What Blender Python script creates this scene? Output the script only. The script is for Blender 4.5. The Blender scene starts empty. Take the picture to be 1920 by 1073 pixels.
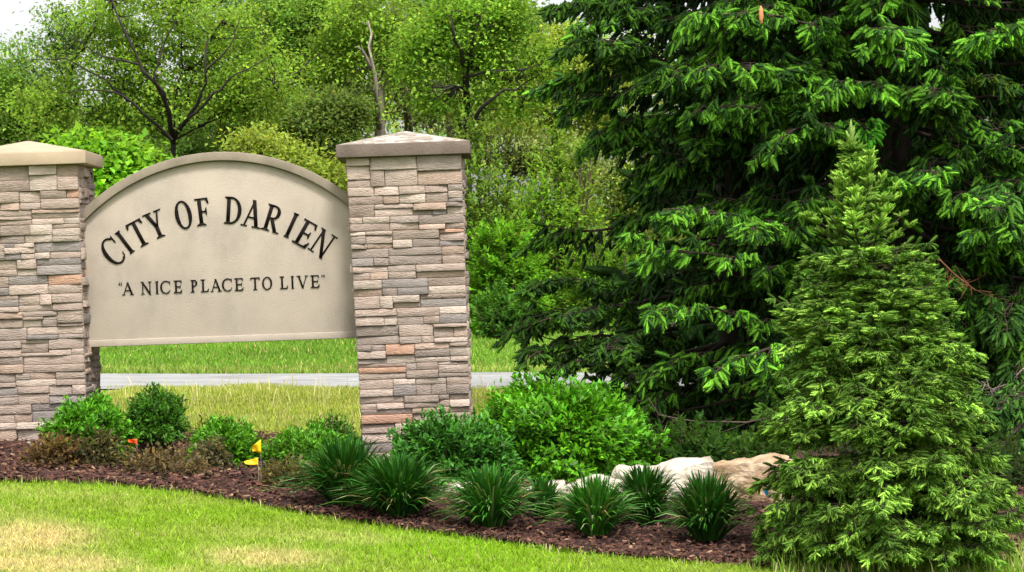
import bpy, math, random
import numpy as np
from mathutils import Matrix, Vector, noise

# ------------------------------------------------------------------ camera, sky, sun, exposure
S = bpy.context.scene
C = S.collection
CZ, CY, F, TH = 0.85, -16.0, 5900.0, math.radians(2.0)
cs, sn = math.cos(TH), math.sin(TH)
cam = bpy.data.cameras.new('camera')
cam.sensor_width = 36; cam.lens = F / 1920 * 36; cam.clip_end = 2000; cam.clip_start = .1
co = bpy.data.objects.new('camera', cam); C.objects.link(co)
co.matrix_world = Matrix(((cs, sn, 0, 0), (0, 0, -1, CY), (-sn, cs, 0, CZ), (0, 0, 0, 1)))
S.camera = co
SUN = Vector((0.18, -0.50, 0.85)).normalized()
W = bpy.data.worlds.new('World'); S.world = W; W.use_nodes = True
nt = W.node_tree; nt.nodes.clear()
sky = nt.nodes.new('ShaderNodeTexSky'); sky.sky_type = 'NISHITA'; sky.sun_disc = False
sky.sun_elevation = math.asin(SUN.z); sky.sun_rotation = math.atan2(SUN.x, SUN.y)
sky.air_density = 1.0; sky.dust_density = 4.0; sky.ozone_density = 1.0
hs = nt.nodes.new('ShaderNodeHueSaturation'); hs.inputs['Saturation'].default_value = .12   # white overcast
bg = nt.nodes.new('ShaderNodeBackground'); bg.inputs[1].default_value = .12
ow = nt.nodes.new('ShaderNodeOutputWorld')
nt.links.new(sky.outputs[0], hs.inputs['Color']); nt.links.new(hs.outputs[0], bg.inputs[0]); nt.links.new(bg.outputs[0], ow.inputs[0])
sl = bpy.data.lights.new('sun', 'SUN'); sl.energy = 1.5; sl.angle = math.radians(12); sl.color = (1, .955, .88)
so = bpy.data.objects.new('sun', sl); C.objects.link(so)
so.rotation_euler = SUN.to_track_quat('Z', 'Y').to_euler()
S.view_settings.view_transform = 'Standard'; S.view_settings.look = 'None'
S.view_settings.exposure = 1.5; S.view_settings.gamma = 1; S.view_settings.use_curve_mapping = False
S.render.engine = 'CYCLES'
S.cycles.max_bounces = 6; S.cycles.diffuse_bounces = 3; S.cycles.transmission_bounces = 3; S.cycles.glossy_bounces = 2
S.cycles.use_denoising = True
S.cycles.caustics_reflective = False; S.cycles.caustics_refractive = False

rnd = random.Random(7)
R = np.random.default_rng(11)


def P(u, v, Y):
    """a photo position at depth Y as a place in the world"""
    s = F / (Y - CY); a = (u - 960) / s; b = (536.5 - v) / s
    return Vector((a * cs + b * sn, Y, CZ - a * sn + b * cs))


def sm(a, b, t):
    t = np.clip((t - a) / (b - a), 0, 1); return t * t * (3 - 2 * t)


def height(x, y):
    x = np.asarray(x, float); y = np.asarray(y, float)
    xc = np.clip(x, -7, 7)
    front = -.048 - .07 * xc + .1 * np.clip(y, -9, 0)
    back = -.058 - .035 * xc + .02 * np.clip(y - 19, 0, 60)
    t = sm(0, 5, y)
    return front * (1 - t) + back * t + .012 * np.sin(x * 1.3 + y * .7) * np.cos(y * .9)


def hz(x, y): return float(height(x, y))


def ghit(u, v):
    Y = -1.0
    for _ in range(60):
        p = P(u, v, Y); Y += (p.z - hz(p.x, Y)) * 8 * .25 * (-1 if False else 1) * 1.0 if False else 0
        # bisect instead
        break
    lo, hi = -8.0, 14.0
    for _ in range(40):
        m = (lo + hi) / 2; p = P(u, v, m)
        if p.z > hz(p.x, m): lo = m
        else: hi = m
    return P(u, v, lo)


# ------------------------------------------------------------------ materials
def mat(name):
    m = bpy.data.materials.new(name); m.use_nodes = True; m.node_tree.nodes.clear()
    return m, m.node_tree.nodes, m.node_tree.links


def foliage_mat(name, rough=.5, trans=.35, spec=.3, tint=1.25):
    m, n, l = mat(name)
    o = n.new('ShaderNodeOutputMaterial'); a = n.new('ShaderNodeAttribute'); a.attribute_name = 'Col'
    p = n.new('ShaderNodeBsdfPrincipled'); p.inputs['Roughness'].default_value = rough
    p.inputs['Specular IOR Level'].default_value = spec
    t = n.new('ShaderNodeBsdfTranslucent'); mx = n.new('ShaderNodeMixShader'); mx.inputs[0].default_value = trans
    mu = n.new('ShaderNodeMix'); mu.data_type = 'RGBA'; mu.blend_type = 'MULTIPLY'; mu.inputs[0].default_value = 1
    mu.inputs[7].default_value = (tint * 1.1, tint * 1.15, tint * .55, 1)
    l.new(a.outputs[0], p.inputs['Base Color']); l.new(a.outputs[0], mu.inputs[6]); l.new(mu.outputs[2], t.inputs[0])
    l.new(p.outputs[0], mx.inputs[1]); l.new(t.outputs[0], mx.inputs[2]); l.new(mx.outputs[0], o.inputs[0])
    return m


def rock_mat(name, base=None, rough=.85, mott=.35, scale=14, bump=.35, bscale=60, stain=None, stretch=1.0, smear=(1, 1, 1)):
    """base None: colour comes from the Col attribute of the piece"""
    m, n, l = mat(name)
    o = n.new('ShaderNodeOutputMaterial'); p = n.new('ShaderNodeBsdfPrincipled'); p.inputs['Roughness'].default_value = rough
    p.inputs['Specular IOR Level'].default_value = .2
    g = n.new('ShaderNodeNewGeometry'); mp = n.new('ShaderNodeMapping'); mp.inputs['Scale'].default_value = (1, 1, stretch)
    l.new(g.outputs['Position'], mp.inputs[0])
    nz = n.new('ShaderNodeTexNoise'); nz.inputs['Scale'].default_value = scale; nz.inputs['Detail'].default_value = 6; nz.inputs['Roughness'].default_value = .6
    l.new(mp.outputs[0], nz.inputs[0])
    rp = n.new('ShaderNodeValToRGB'); rp.color_ramp.elements[0].position = .32; rp.color_ramp.elements[1].position = .68
    d = 1 - mott
    rp.color_ramp.elements[0].color = (d * smear[0], d * smear[1], d * smear[2], 1); rp.color_ramp.elements[1].color = (1 + mott * .35,) * 3 + (1,)
    l.new(nz.outputs[0], rp.inputs[0])
    mu = n.new('ShaderNodeMix'); mu.data_type = 'RGBA'; mu.blend_type = 'MULTIPLY'; mu.inputs[0].default_value = 1
    l.new(rp.outputs[0], mu.inputs[7])
    if base is None:
        a = n.new('ShaderNodeAttribute'); a.attribute_name = 'Col'; l.new(a.outputs[0], mu.inputs[6])
    else:
        mu.inputs[6].default_value = base + (1,)
    out = mu.outputs[2]
    if stain:
        n2 = n.new('ShaderNodeTexNoise'); n2.inputs['Scale'].default_value = stain[1]; n2.inputs['Detail'].default_value = 4
        l.new(g.outputs['Position'], n2.inputs[0])
        r2 = n.new('ShaderNodeValToRGB'); r2.color_ramp.elements[0].position = stain[2]; r2.color_ramp.elements[1].position = stain[3]
        l.new(n2.outputs[0], r2.inputs[0])
        m2 = n.new('ShaderNodeMix'); m2.data_type = 'RGBA'; l.new(r2.outputs[0], m2.inputs[0]); l.new(out, m2.inputs[6])
        m2.inputs[7].default_value = stain[0] + (1,); out = m2.outputs[2]
    l.new(out, p.inputs['Base Color'])
    nb = n.new('ShaderNodeTexNoise'); nb.inputs['Scale'].default_value = bscale; nb.inputs['Detail'].default_value = 5
    l.new(mp.outputs[0], nb.inputs[0])
    b = n.new('ShaderNodeBump'); b.inputs['Strength'].default_value = bump; b.inputs['Distance'].default_value = .01
    l.new(nb.outputs[0], b.inputs['Height']); l.new(b.outputs[0], p.inputs['Normal']); l.new(p.outputs[0], o.inputs[0])
    return m


def plain(name, col, rough=.6, spec=.3):
    m, n, l = mat(name)
    o = n.new('ShaderNodeOutputMaterial'); p = n.new('ShaderNodeBsdfPrincipled')
    p.inputs['Roughness'].default_value = rough; p.inputs['Specular IOR Level'].default_value = spec
    nz = n.new('ShaderNodeTexNoise'); nz.inputs['Scale'].default_value = 25
    g = n.new('ShaderNodeNewGeometry'); l.new(g.outputs['Position'], nz.inputs[0])
    rp = n.new('ShaderNodeValToRGB'); rp.color_ramp.elements[0].color = tuple(c * .75 for c in col) + (1,)
    rp.color_ramp.elements[1].color = tuple(min(1, c * 1.2) for c in col) + (1,)
    l.new(nz.outputs[0], rp.inputs[0]); l.new(rp.outputs[0], p.inputs['Base Color']); l.new(p.outputs[0], o.inputs[0])
    return m


M_leaf = foliage_mat('broad_leaf', .7, .55, .06)
M_gloss = foliage_mat('glossy_leaf', .45, .25, .2)
M_needle = foliage_mat('spruce_needles', .7, .15, .06)
M_grass = foliage_mat('grass_blades', .7, .35, .08)
M_strap = foliage_mat('strap_leaf', .5, .15, .13)
M_bark = rock_mat('bark', None, .9, .5, 12, .6, 40, stretch=.3)
M_stone = rock_mat('ledge_stone', None, .85, .22, 14, .9, 55, stretch=3.5, smear=(1, .97, .94))
M_mortar = rock_mat('mortar', (.12, .10, .085), .95)
M_capL = rock_mat('cast_stone_clean', (.37, .285, .20), .8, .14, 6, .15, 120)
M_capR = rock_mat('cast_stone_weathered', (.15, .115, .095), .9, .3, 9, .3, 80)
M_capT = rock_mat('cast_stone_lichen', (.27, .23, .19), .95, .4, 22, .4, 70, stain=((.42, .39, .35), 17, .5, .62))
M_panel = rock_mat('sanded_plaster', (.335, .285, .238), .9, .20, 7, .3, 240, stain=((.385, .325, .262), 3.5, .38, .7), stretch=.45)
M_trim = rock_mat('sanded_plaster_trim', (.235, .195, .15), .9, .25, 7, .22, 220)
M_letter = plain('dark_bronze_paint', (.010, .007, .006), .8, .08)
M_lime = rock_mat('pale_limestone', (.47, .42, .345), .85, .3, 9, 1.0, 35, stain=((.27, .22, .16), 7, .52, .66))
M_tan = rock_mat('tan_limestone', None, .85, .35, 10, 1.0, 35, stain=((.42, .34, .24), 5, .5, .72))
M_ground = rock_mat('soil_and_turf', None, 1, .35, 30, .5, 60)
M_mulch = rock_mat('shredded_bark', (.055, .026, .020), .95, .6, 45, 1.0, 70)
M_chip = rock_mat('bark_chip', None, .85, .4, 60)
M_road = rock_mat('pale_concrete', (.28, .28, .275), .9, .22, 3, .2, 90, stain=((.17, .165, .16), 1.3, .5, .75))
M_yel = plain('yellow_vinyl', (.85, .52, .01), .5)
M_org = plain('orange_vinyl', (.80, .10, .02), .5)
M_blue = plain('blue_vinyl', (.03, .42, .75), .5)
M_wire = plain('steel_wire', (.25, .24, .22), .4)
M_cone = plain('cone_scales', (.50, .20, .09), .7)


# ------------------------------------------------------------------ mesh helpers
def link(name, me, parent=None, **props):
    o = bpy.data.objects.new(name, me); C.objects.link(o)
    if parent is not None: o.parent = parent
    for k, v in props.items(): o[k] = v
    return o


def empty(name, loc, label, cat, group=None):
    o = bpy.data.objects.new(name, None); C.objects.link(o); o.location = loc; o.empty_display_size = .1
    o['label'] = label; o['category'] = cat
    if group: o['group'] = group
    return o


def mesh_np(name, V, Fc, m, col=None, smooth=False):
    """V (n,3); Fc list of (k,3) or (k,4) index arrays; col (n,3)"""
    me = bpy.data.meshes.new(name)
    if not isinstance(Fc, (list, tuple)): Fc = [Fc]
    V = np.ascontiguousarray(V, np.float32)
    me.vertices.add(len(V)); me.vertices.foreach_set('co', V.ravel())
    idx = np.concatenate([f.ravel() for f in Fc]).astype(np.int32)
    tot = np.concatenate([np.full(len(f), f.shape[1], np.int32) for f in Fc])
    st = np.concatenate([[0], np.cumsum(tot)[:-1]]).astype(np.int32)
    me.loops.add(len(idx)); me.loops.foreach_set('vertex_index', idx)
    me.polygons.add(len(tot)); me.polygons.foreach_set('loop_start', st); me.polygons.foreach_set('loop_total', tot)
    if smooth: me.polygons.foreach_set('use_smooth', np.ones(len(tot), bool))
    if col is not None:
        a = me.color_attributes.new('Col', 'FLOAT_COLOR', 'POINT')
        c4 = np.ones((len(V), 4), np.float32); c4[:, :3] = np.clip(col, 0, 1); a.data.foreach_set('color', c4.ravel())
    me.materials.append(m); me.update(calc_edges=True); return me


def unit(v): return v / np.maximum(np.linalg.norm(v, axis=-1, keepdims=True), 1e-9)


def frames(d, n):
    x = unit(d); z = unit(n - (n * x).sum(-1, keepdims=True) * x); y = np.cross(z, x)
    return np.stack([x, y, z], -1)     # columns


def scatter(tv, tf, M, T, col, tfac=None):
    """template copies merged into arrays; M (n,3,3) includes scale"""
    n, k = len(T), len(tv)
    V = np.einsum('nij,kj->nki', M, tv) + T[:, None, :]
    Fi = (tf[None] + (np.arange(n) * k)[:, None, None]).reshape(-1, tf.shape[1])
    c = np.repeat(col[:, None, :], k, 1)
    if tfac is not None: c = c * tfac[None, :, None]
    return V.reshape(-1, 3), Fi, c.reshape(-1, 3)


def join(parts):
    V, Fs, Cc, o = [], [], [], 0
    for v, f, c in parts:
        if len(v) == 0: continue
        V.append(v); Fs.append(f + o); Cc.append(c); o += len(v)
    by = {}
    for f in Fs: by.setdefault(f.shape[1], []).append(f)
    return np.concatenate(V), [np.concatenate(x) for x in by.values()], np.concatenate(Cc)


LEAF4 = (np.array([[0, 0, 0], [.42, .5, .10], [.5, 0, -.02], [.42, -.5, .10], [1, 0, -.12]]), np.array([[0, 1, 2], [0, 2, 3], [1, 4, 2], [2, 4, 3]]))
LEAF4F = np.array([.85, 1, .82, 1, 1.1])
LEAF2 = (np.array([[0, 0, 0], [.45, .5, .06], [1, 0, -.1], [.45, -.5, .06]]), np.array([[0, 1, 2], [0, 2, 3]]))


def leaves(T, d, n, L, Wd, col, tmpl=LEAF4, fac=None):
    M = frames(d, n) * np.stack([L, L * Wd, L], -1)[:, None, :]
    return scatter(tmpl[0], tmpl[1], M, T, col, fac)


def needle_shoot(nn, seed, nl=.16, core=.055):
    """one needled twig of unit length along x: tapered core and needles swept forward"""
    r = np.random.default_rng(seed); V = []; Fc = []; fac = []
    for k, x in enumerate((0, .55, 1.02)):
        rr = core * (1, .95, .25)[k]
        for a in range(3):
            V.append((x, rr * math.cos(a * 2.094), rr * math.sin(a * 2.094))); fac.append(.75 + .35 * x)
    for k in range(2):
        for a in range(3):
            b = (a + 1) % 3; Fc += [(k * 3 + a, k * 3 + b, k * 3 + 3 + b), (k * 3 + a, k * 3 + 3 + b, k * 3 + 3 + a)]
    for i in range(nn):
        x = .02 + .95 * i / nn; a = i * 2.4 + r.uniform(-.3, .3); sw = r.uniform(.7, 1.15)
        l = nl * r.uniform(.8, 1.15) * (1 - .35 * max(0, x - .6) / .4)
        dr = np.array([math.cos(sw), math.sin(sw) * math.cos(a), math.sin(sw) * math.sin(a)])
        b = np.array([x, 0, 0]) + np.array([0, math.cos(a), math.sin(a)]) * core * .6
        side = np.array([0, -math.sin(a), math.cos(a)]) * .022 + np.array([.018, 0, 0])
        k = len(V); V += [tuple(b - side), tuple(b + side), tuple(b + dr * l)]; fac += [.75, .75, 1.12]; Fc.append((k, k + 1, k + 2))
    return np.array(V), np.array(Fc), np.array(fac)


SHOOTS = [needle_shoot(24, s, .16, .15) for s in range(4)]
SHOOTS_S = [needle_shoot(18, s, .20, .14) for s in range(3)]


def tube(pts, rad, col, sides=5):
    pts = np.asarray(pts, float); n = len(pts)
    d = np.gradient(pts, axis=0); d = unit(d)
    up = np.where(np.abs(d[:, 2:3]) > .9, np.array([[1., 0, 0]]), np.array([[0, 0, 1.]]))
    x = unit(np.cross(d, up)); y = np.cross(d, x)
    a = np.arange(sides) * 2 * math.pi / sides
    rad = np.asarray(rad, float).reshape(-1, 1, 1) * np.ones((n, 1, 1))
    V = pts[:, None] + rad * (np.cos(a)[None, :, None] * x[:, None] + np.sin(a)[None, :, None] * y[:, None])
    i = np.arange(n - 1)[:, None] * sides; k = np.arange(sides)[None]; k2 = (k + 1) % sides
    Fq = np.stack([i + k, i + k2, i + sides + k2, i + sides + k], -1).reshape(-1, 4)
    return V.reshape(-1, 3), Fq, np.tile(np.asarray(col, float), (n * sides, 1))


def curve3(a, b, bend, n=8, wob=0., r=None):
    t = np.linspace(0, 1, n)[:, None]; a = np.asarray(a, float); b = np.asarray(b, float)
    p = a + (b - a) * t + np.asarray(bend, float) * (4 * t * (1 - t))
    if wob and r is not None: p[1:-1] += r.normal(0, wob, (n - 2, 3))
    return p


def tint(base, n, r, val=.22, hue=.12, dry=0.):
    c = np.tile(np.asarray(base, float), (n, 1)) * np.exp(r.normal(0, val, (n, 1)))
    h = r.normal(0, hue, (n, 1)); c[:, 0:1] *= np.exp(h); c[:, 2:3] *= np.exp(-h * .8)
    return c


# ------------------------------------------------------------------ ground, road, mulch bed
EDGE_PX = [(-120, 901), (0, 904), (120, 906), (200, 909), (350, 924), (480, 946), (600, 970), (750, 992), (900, 1012), (1100, 1040),
           (1300, 1057), (1450, 1066), (1600, 1069), (1800, 1064), (2000, 1056)]
EP = [ghit(u, v) for u, v in EDGE_PX]
ex = np.array([-9.0] + [p.x for p in EP] + [9.0]); ey = np.array([EP[0].y + .1] + [p.y for p in EP] + [EP[-1].y + .3])


def y_edge(x): return np.interp(x, ex, ey)


DRY = [(-2.42, -3.0, .55, .62, .95), (-1.25, -3.6, .62, .26, .8), (-1.9, -4.2, .8, .4, .5), (.5, -4.2, .8, .3, .45), (-2.3, -2.2, .9, .08, .2)]
DRY = [(ghit(40, 1010), .30, .42, .95), (ghit(90, 1060), .36, .26, .85), (ghit(490, 1045), .30, .24, .7), (ghit(330, 1075), .3, .15, .35), (ghit(60, 925), .5, .16, .25), (ghit(620, 1010), .5, .16, .35)]


def lawn_col(x, y):
    """turf colour: lime green with straw patches"""
    x = np.asarray(x, float); y = np.asarray(y, float)
    d = np.zeros_like(x)
    for p, rx, ry, k in DRY:
        d = np.maximum(d, k * np.exp(-(((x - p.x) / rx) ** 2 + ((y - p.y) / ry) ** 2) ** 1.5))
    w = .5 + .5 * np.sin(x * 2.1 + 3 * np.sin(y * 1.7)) * np.sin(y * 3.1 + 1.3 * np.sin(x * 1.9))
    m = np.sin(x * 23 + 2.2 * np.sin(y * 11)) * np.sin(y * 17 + 2 * np.sin(x * 13)) + .6 * np.sin(x * 41 + 3 * np.sin(y * 37))
    d = np.clip(d * (1 + .25 * m) + .16 * (w - .5) + .05 * m, 0, 1)[..., None]
    g = np.array([.185, .34, .010]) * (1 - w[..., None] * .25) + np.array([.12, .10, .02]) * w[..., None] * .4
    return g * (1 - d) + np.array([.52, .42, .19]) * d


def back_col(x, y):
    w = .5 + .5 * np.sin(x * 1.1 + 2 * np.sin(y * .5)) * np.sin(y * .8 + 1.3 * np.sin(x * .9))
    near = 1 - sm(14.5, 16.0, y)
    edge = np.exp(-((y - 17.6) / 1.1) ** 2)
    c = np.array([.14, .26, .030]) * (1 - near[..., None]) + np.array([.24, .29, .045]) * near[..., None]
    c = c * (1 - .3 * edge[..., None]) + np.array([.36, .32, .12]) * .3 * edge[..., None]
    return c * (.85 + .3 * w[..., None])


xs = np.concatenate([-np.geomspace(300, 5.2, 26), np.linspace(-5, 5, 201), np.geomspace(5.2, 300, 26)])
ys = np.concatenate([-16 - np.geomspace(60, .5, 10), np.linspace(-15.5, -6, 40), np.linspace(-5.9, 1, 139), np.linspace(1.2, 50, 140), np.geomspace(51, 600, 24)])
X, Yg = np.meshgrid(xs, ys)
Z = height(X, Yg)
V = np.stack([X, Yg, Z], -1).reshape(-1, 3)
nx, ny = len(xs), len(ys)
i, j = np.meshgrid(np.arange(nx - 1), np.arange(ny - 1)); b = (j * nx + i).ravel()
Q = np.stack([b, b + 1, b + nx + 1, b + nx], -1)
fr = lawn_col(X, Yg).reshape(-1, 3) * .75; bk = back_col(X, Yg).reshape(-1, 3) * .8
t = sm(.5, 2, Yg).reshape(-1, 1)
col = fr * (1 - t) + bk * t
wd = sm(29, 32, Yg).reshape(-1, 1); col = col * (1 - wd) + np.array([.06, .055, .03]) * wd
link('ground', mesh_np('ground', V, Q, M_ground, col, True), kind='structure')

# road across the back
rx = np.linspace(-60, 60, 121); ry = np.linspace(11.6, 16.4, 7)
X, Yg = np.meshgrid(rx, ry); Yg = Yg + .03 * X + (.08 * np.sin(X * 1.7) + .12 * np.sin(X * .63 + 1)) * (np.abs(Yg - 14) > 2)
V = np.stack([X, Yg, height(X, Yg) + .012], -1).reshape(-1, 3)
i, j = np.meshgrid(np.arange(120), np.arange(6)); b = (j * 121 + i).ravel()
link('road', mesh_np('road', V, np.stack([b, b + 1, b + 122, b + 121], -1), M_road, None, True), kind='structure')


def y_back(x): return 1.1 + 5.9 * sm(-.6, .2, x)


mx = np.linspace(-5, 5.5, 260); mt = np.linspace(0, 1, 60)
X, Tt = np.meshgrid(mx, mt); Ye = y_edge(X) + .015 * np.sin(X * 19) + .01 * np.sin(X * 47); Yg = Ye + (y_back(X) - Ye) * Tt ** 1.3
nz_ = np.array([noise.noise((float(a) * 6, float(b) * 6, 0)) for a, b in zip(X.ravel(), Yg.ravel())]).reshape(X.shape)
lift = (.022 + .018 * nz_) * sm(0, .02, Tt) * sm(1, .97, Tt) - .012
V = np.stack([X, Yg, height(X, Yg) + lift], -1).reshape(-1, 3)
i, j = np.meshgrid(np.arange(259), np.arange(59)); b = (j * 260 + i).ravel()
link('mulch_bed', mesh_np('mulch_bed', V, np.stack([b, b + 1, b + 261, b + 260], -1), M_mulch, None, True), kind='structure')

# bark chips strewn over it
n = 20000
x = R.uniform(-3.2, 3.4, n); yy = y_edge(x) - .03 + (R.random(n) ** 1.6) * 3.4
T = np.stack([x, yy, height(x, yy) + .022 + R.uniform(-.006, .012, n)], -1)
d = R.normal(0, 1, (n, 3)); d[:, 2] *= .25; nn_ = R.normal(0, .35, (n, 3)); nn_[:, 2] += 1
cv = np.array([[-.5, -.5, 0], [.5, -.35, 0], [.55, .4, 0], [-.45, .5, 0], [-.4, -.3, .5], [.4, -.2, .45], [.4, .3, .5], [-.35, .35, .4]])
cf = np.array([[4, 5, 6, 7], [0, 1, 5, 4], [1, 2, 6, 5], [2, 3, 7, 6], [3, 0, 4, 7]])
pal = np.array([[.11, .045, .03], [.065, .03, .022], [.17, .085, .05], [.045, .024, .02], [.30, .19, .12], [.13, .06, .045]])
cc = pal[R.choice(6, n, p=[.3, .27, .15, .16, .04, .08])] * R.uniform(.5, 1.1, (n, 1))
L = R.uniform(.012, .042, n)
M = frames(d, nn_) * np.stack([L, L * R.uniform(.2, .5, n), np.full(n, .011)], -1)[:, None, :]
v, f, c = scatter(cv, cf, M, T, cc)
link('bark_mulch', mesh_np('bark_mulch', v, f, M_chip, c), kind='stuff', label='dark red brown shredded bark mulch covering the planting bed', category='mulch')


# ------------------------------------------------------------------ ledge-stone pillars
STONE_PAL = np.array([[.33, .265, .225], [.38, .31, .265], [.28, .235, .205], [.25, .225, .21], [.36, .275, .22], [.42, .355, .305], [.30, .245, .205], [.42, .265, .19]])
STONE_P = [.24, .21, .15, .1, .1, .13, .055, .015]


def layout(w, h, r):
    """courses of interlocked ledge stones: list of (x0,x1,z0,z1)"""
    out = []; z = 0
    while z < h - .01:
        ch = r.uniform(.062, .10)
        if h - z - ch < .07: ch = h - z
        x = 0
        while x < w - .005:
            bw = r.uniform(.09, .29)
            if w - x - bw < .07: bw = w - x
            k = r.choice((2, 2, 3)) if ch > .075 else r.choice((1, 2, 2))
            cuts = sorted([0, 1] + [min(.85, max(.15, (q + 1) / k + r.uniform(-.14, .14))) for q in range(k - 1)])
            for a, b_ in zip(cuts, cuts[1:]):
                z0, z1 = z + ch * a, z + ch * b_
                if bw > .15 and r.random() < .3:
                    m = x + bw * r.uniform(.3, .7); out += [(x, m, z0, z1), (m, x + bw, z0, z1)]
                else: out.append((x, x + bw, z0, z1))
            x += bw
        z += ch
    return out


def stone_geo(x0, x1, z0, z1, depth, r, seed):
    """rough faced block: front grid towards -y, back at y=0"""
    g = .0008; nx_, nz = 5, 4
    tx = (0, .035, .5, .965, 1); tz = (0, .09, .91, 1)
    V = []; sl = r.uniform(-.006, .006); tl = r.uniform(-.005, .003)
    for q in tz:
        for p in tx:
            e = min(p, 1 - p, .5) * 2; ez = min(q, 1 - q) * 3
            ed = .0025 * (1 if (p in (0, 1)) else 0) + .002 * (1 if (q in (0, 1)) else 0)
            nzv = noise.noise((p * (x1 - x0) * 9 + seed, q * 1.5, seed * 1.7)) * .006
            V.append((x0 + g + (x1 - x0 - 2 * g) * p + (0 if p != .5 else r.uniform(-.012, .012)) + r.uniform(-.0012, .0012),
                      -(depth + sl * (p - .5) * 2 + tl * (q - .5) * 2 + nzv - ed),
                      z0 + g + (z1 - z0 - 2 * g) * q + r.uniform(-.0008, .0008)))
    Fq = []
    for b_ in range(nz - 1):
        for a in range(nx_ - 1):
            k = b_ * nx_ + a; Fq.append((k, k + 1, k + nx_ + 1, k + nx_))
    ring = list(range(nx_)) + [nx_ * (q + 1) - 1 for q in range(1, nz)] + list(range(nx_ * nz - 2, nx_ * (nz - 1) - 1, -1)) + [nx_ * q for q in range(nz - 2, 0, -1)]
    k0 = len(V)
    for k in ring: V.append((V[k][0], .004, V[k][2]))
    m = len(ring)
    for a in range(m):
        b_ = (a + 1) % m; Fq.append((ring[b_], ring[a], k0 + a, k0 + b_))
    return np.array(V), np.array(Fq)


def frustum(w0, w1, z0, z1, cx, cy):
    a = [(-1, -1), (1, -1), (1, 1), (-1, 1)]
    V = [(cx + w0 / 2 * x, cy + w0 / 2 * y, z0) for x, y in a] + [(cx + w1 / 2 * x, cy + w1 / 2 * y, z1) for x, y in a]
    return np.array(V), np.array([(3, 2, 1, 0), (4, 5, 6, 7), (0, 1, 5, 4), (1, 2, 6, 5), (2, 3, 7, 6), (3, 0, 4, 7)])


def bevel(me, w=.006, seg=2):
    import bmesh
    bm = bmesh.new(); bm.from_mesh(me)
    bmesh.ops.bevel(bm, geom=[e for e in bm.edges if e.calc_face_angle(0) > .12], offset=w, segments=seg, profile=.6, affect='EDGES')
    bm.to_mesh(me); bm.free(); return me


def pillar(xl, w, zb, zt, label, seed, capm, captop, sides, taper=0.):
    r = random.Random(seed)
    root = empty('stone_pillar', (xl + w / 2, .3, zb), label, 'pillar', 'stone pillars of the entrance sign')
    ox, oy, oz = root.location
    h = zt - zb; D = .6; t = .03
    v, f = frustum(w - 2 * t - .06 * 0, w - 2 * t, -.1, h, 0, 0)
    v[:, 1] *= (D - 2 * t) / (w - 2 * t)
    link('core', mesh_np('core', v, f, M_mortar), root)
    faces = {'front': (0, w), 'right': (1, D - .06), 'left': (3, D - .06), 'back': (2, w)}
    lumps = []
    for fn, (k, fw) in faces.items():
        for q, (x0, x1, z0, z1) in enumerate(layout(fw, h, r)):
            dp = t * .8 + r.choice((0, .003, .006, .010, .015)) + r.uniform(-.002, .002)
            v, f = stone_geo(x0 - fw / 2, x1 - fw / 2, z0, z1, dp, r, seed + q * 1.37 + k * 50)
            v[:, 1] -= (w / 2 if fn in ('left', 'right') else D / 2) - t
            a = k * math.pi / 2; ca, sa = math.cos(a), math.sin(a)
            x_, y_ = v[:, 0].copy(), v[:, 1].copy()
            v[:, 0] = x_ * ca - y_ * sa; v[:, 1] = x_ * sa + y_ * ca
            if taper:
                tt = 1 - v[:, 2] / h
                v[:, 0] += taper * tt * (.5 - v[:, 0] / w)
            c0 = STONE_PAL[np.random.default_rng(int(seed * 1000 + q * 7 + k)).choice(8, p=STONE_P)] * (1.0, .965, .96) * r.uniform(.84, 1.12)
            c = np.tile(c0, (len(v), 1))
            if fn in sides: link('stone', mesh_np('stone', v, f, M_stone, c), root)
            else: lumps.append((v, f, c))
    v, f, c = join(lumps)
    link('stone_facing', mesh_np('stone_facing', v, f, M_stone, c), root, kind='stuff')
    cw = .68
    v, f = frustum(cw, cw, h, h + .066, 0, 0)
    cap = link('cap', bevel(mesh_np('cap', v, f, capm), .004, 2), root)
    v, f = frustum(cw - .006, .02, h + .0665, h + .066 + .074, 0, 0)
    link('cap_top', bevel(mesh_np('cap_top', v, f, captop), .003, 1), cap)
    return root


pl = pillar(-2.772, .585, hz(-2.5, 0) - .05, 1.548, 'left stone pillar of the sign, with a clean yellowish beige cap', 21, M_capL, M_capL, ('front', 'right'))
pr = pillar(-.822, .587, hz(-.5, 0) - .16, 1.530, 'right stone pillar of the sign, with a weathered brown cap and mottled top', 34, M_capR, M_capT, ('front', 'right'), taper=.04)

# ------------------------------------------------------------------ sign panel
PX0, PX1, PY0, PY1, PZ = -2.22, -.79, .20, .32, .612
sg = empty('entrance_sign', (-1.53, .26, PZ), 'beige plaster sign panel with arched top reading CITY OF DARIEN between the pillars', 'sign')
ACX, ARAD, ATOP = -1.49, 1.035, 1.592
ACZ = ATOP - ARAD


def arch_z(x, r=ARAD): return ACZ + math.sqrt(max(r * r - (x - ACX) ** 2, 0))


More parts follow.
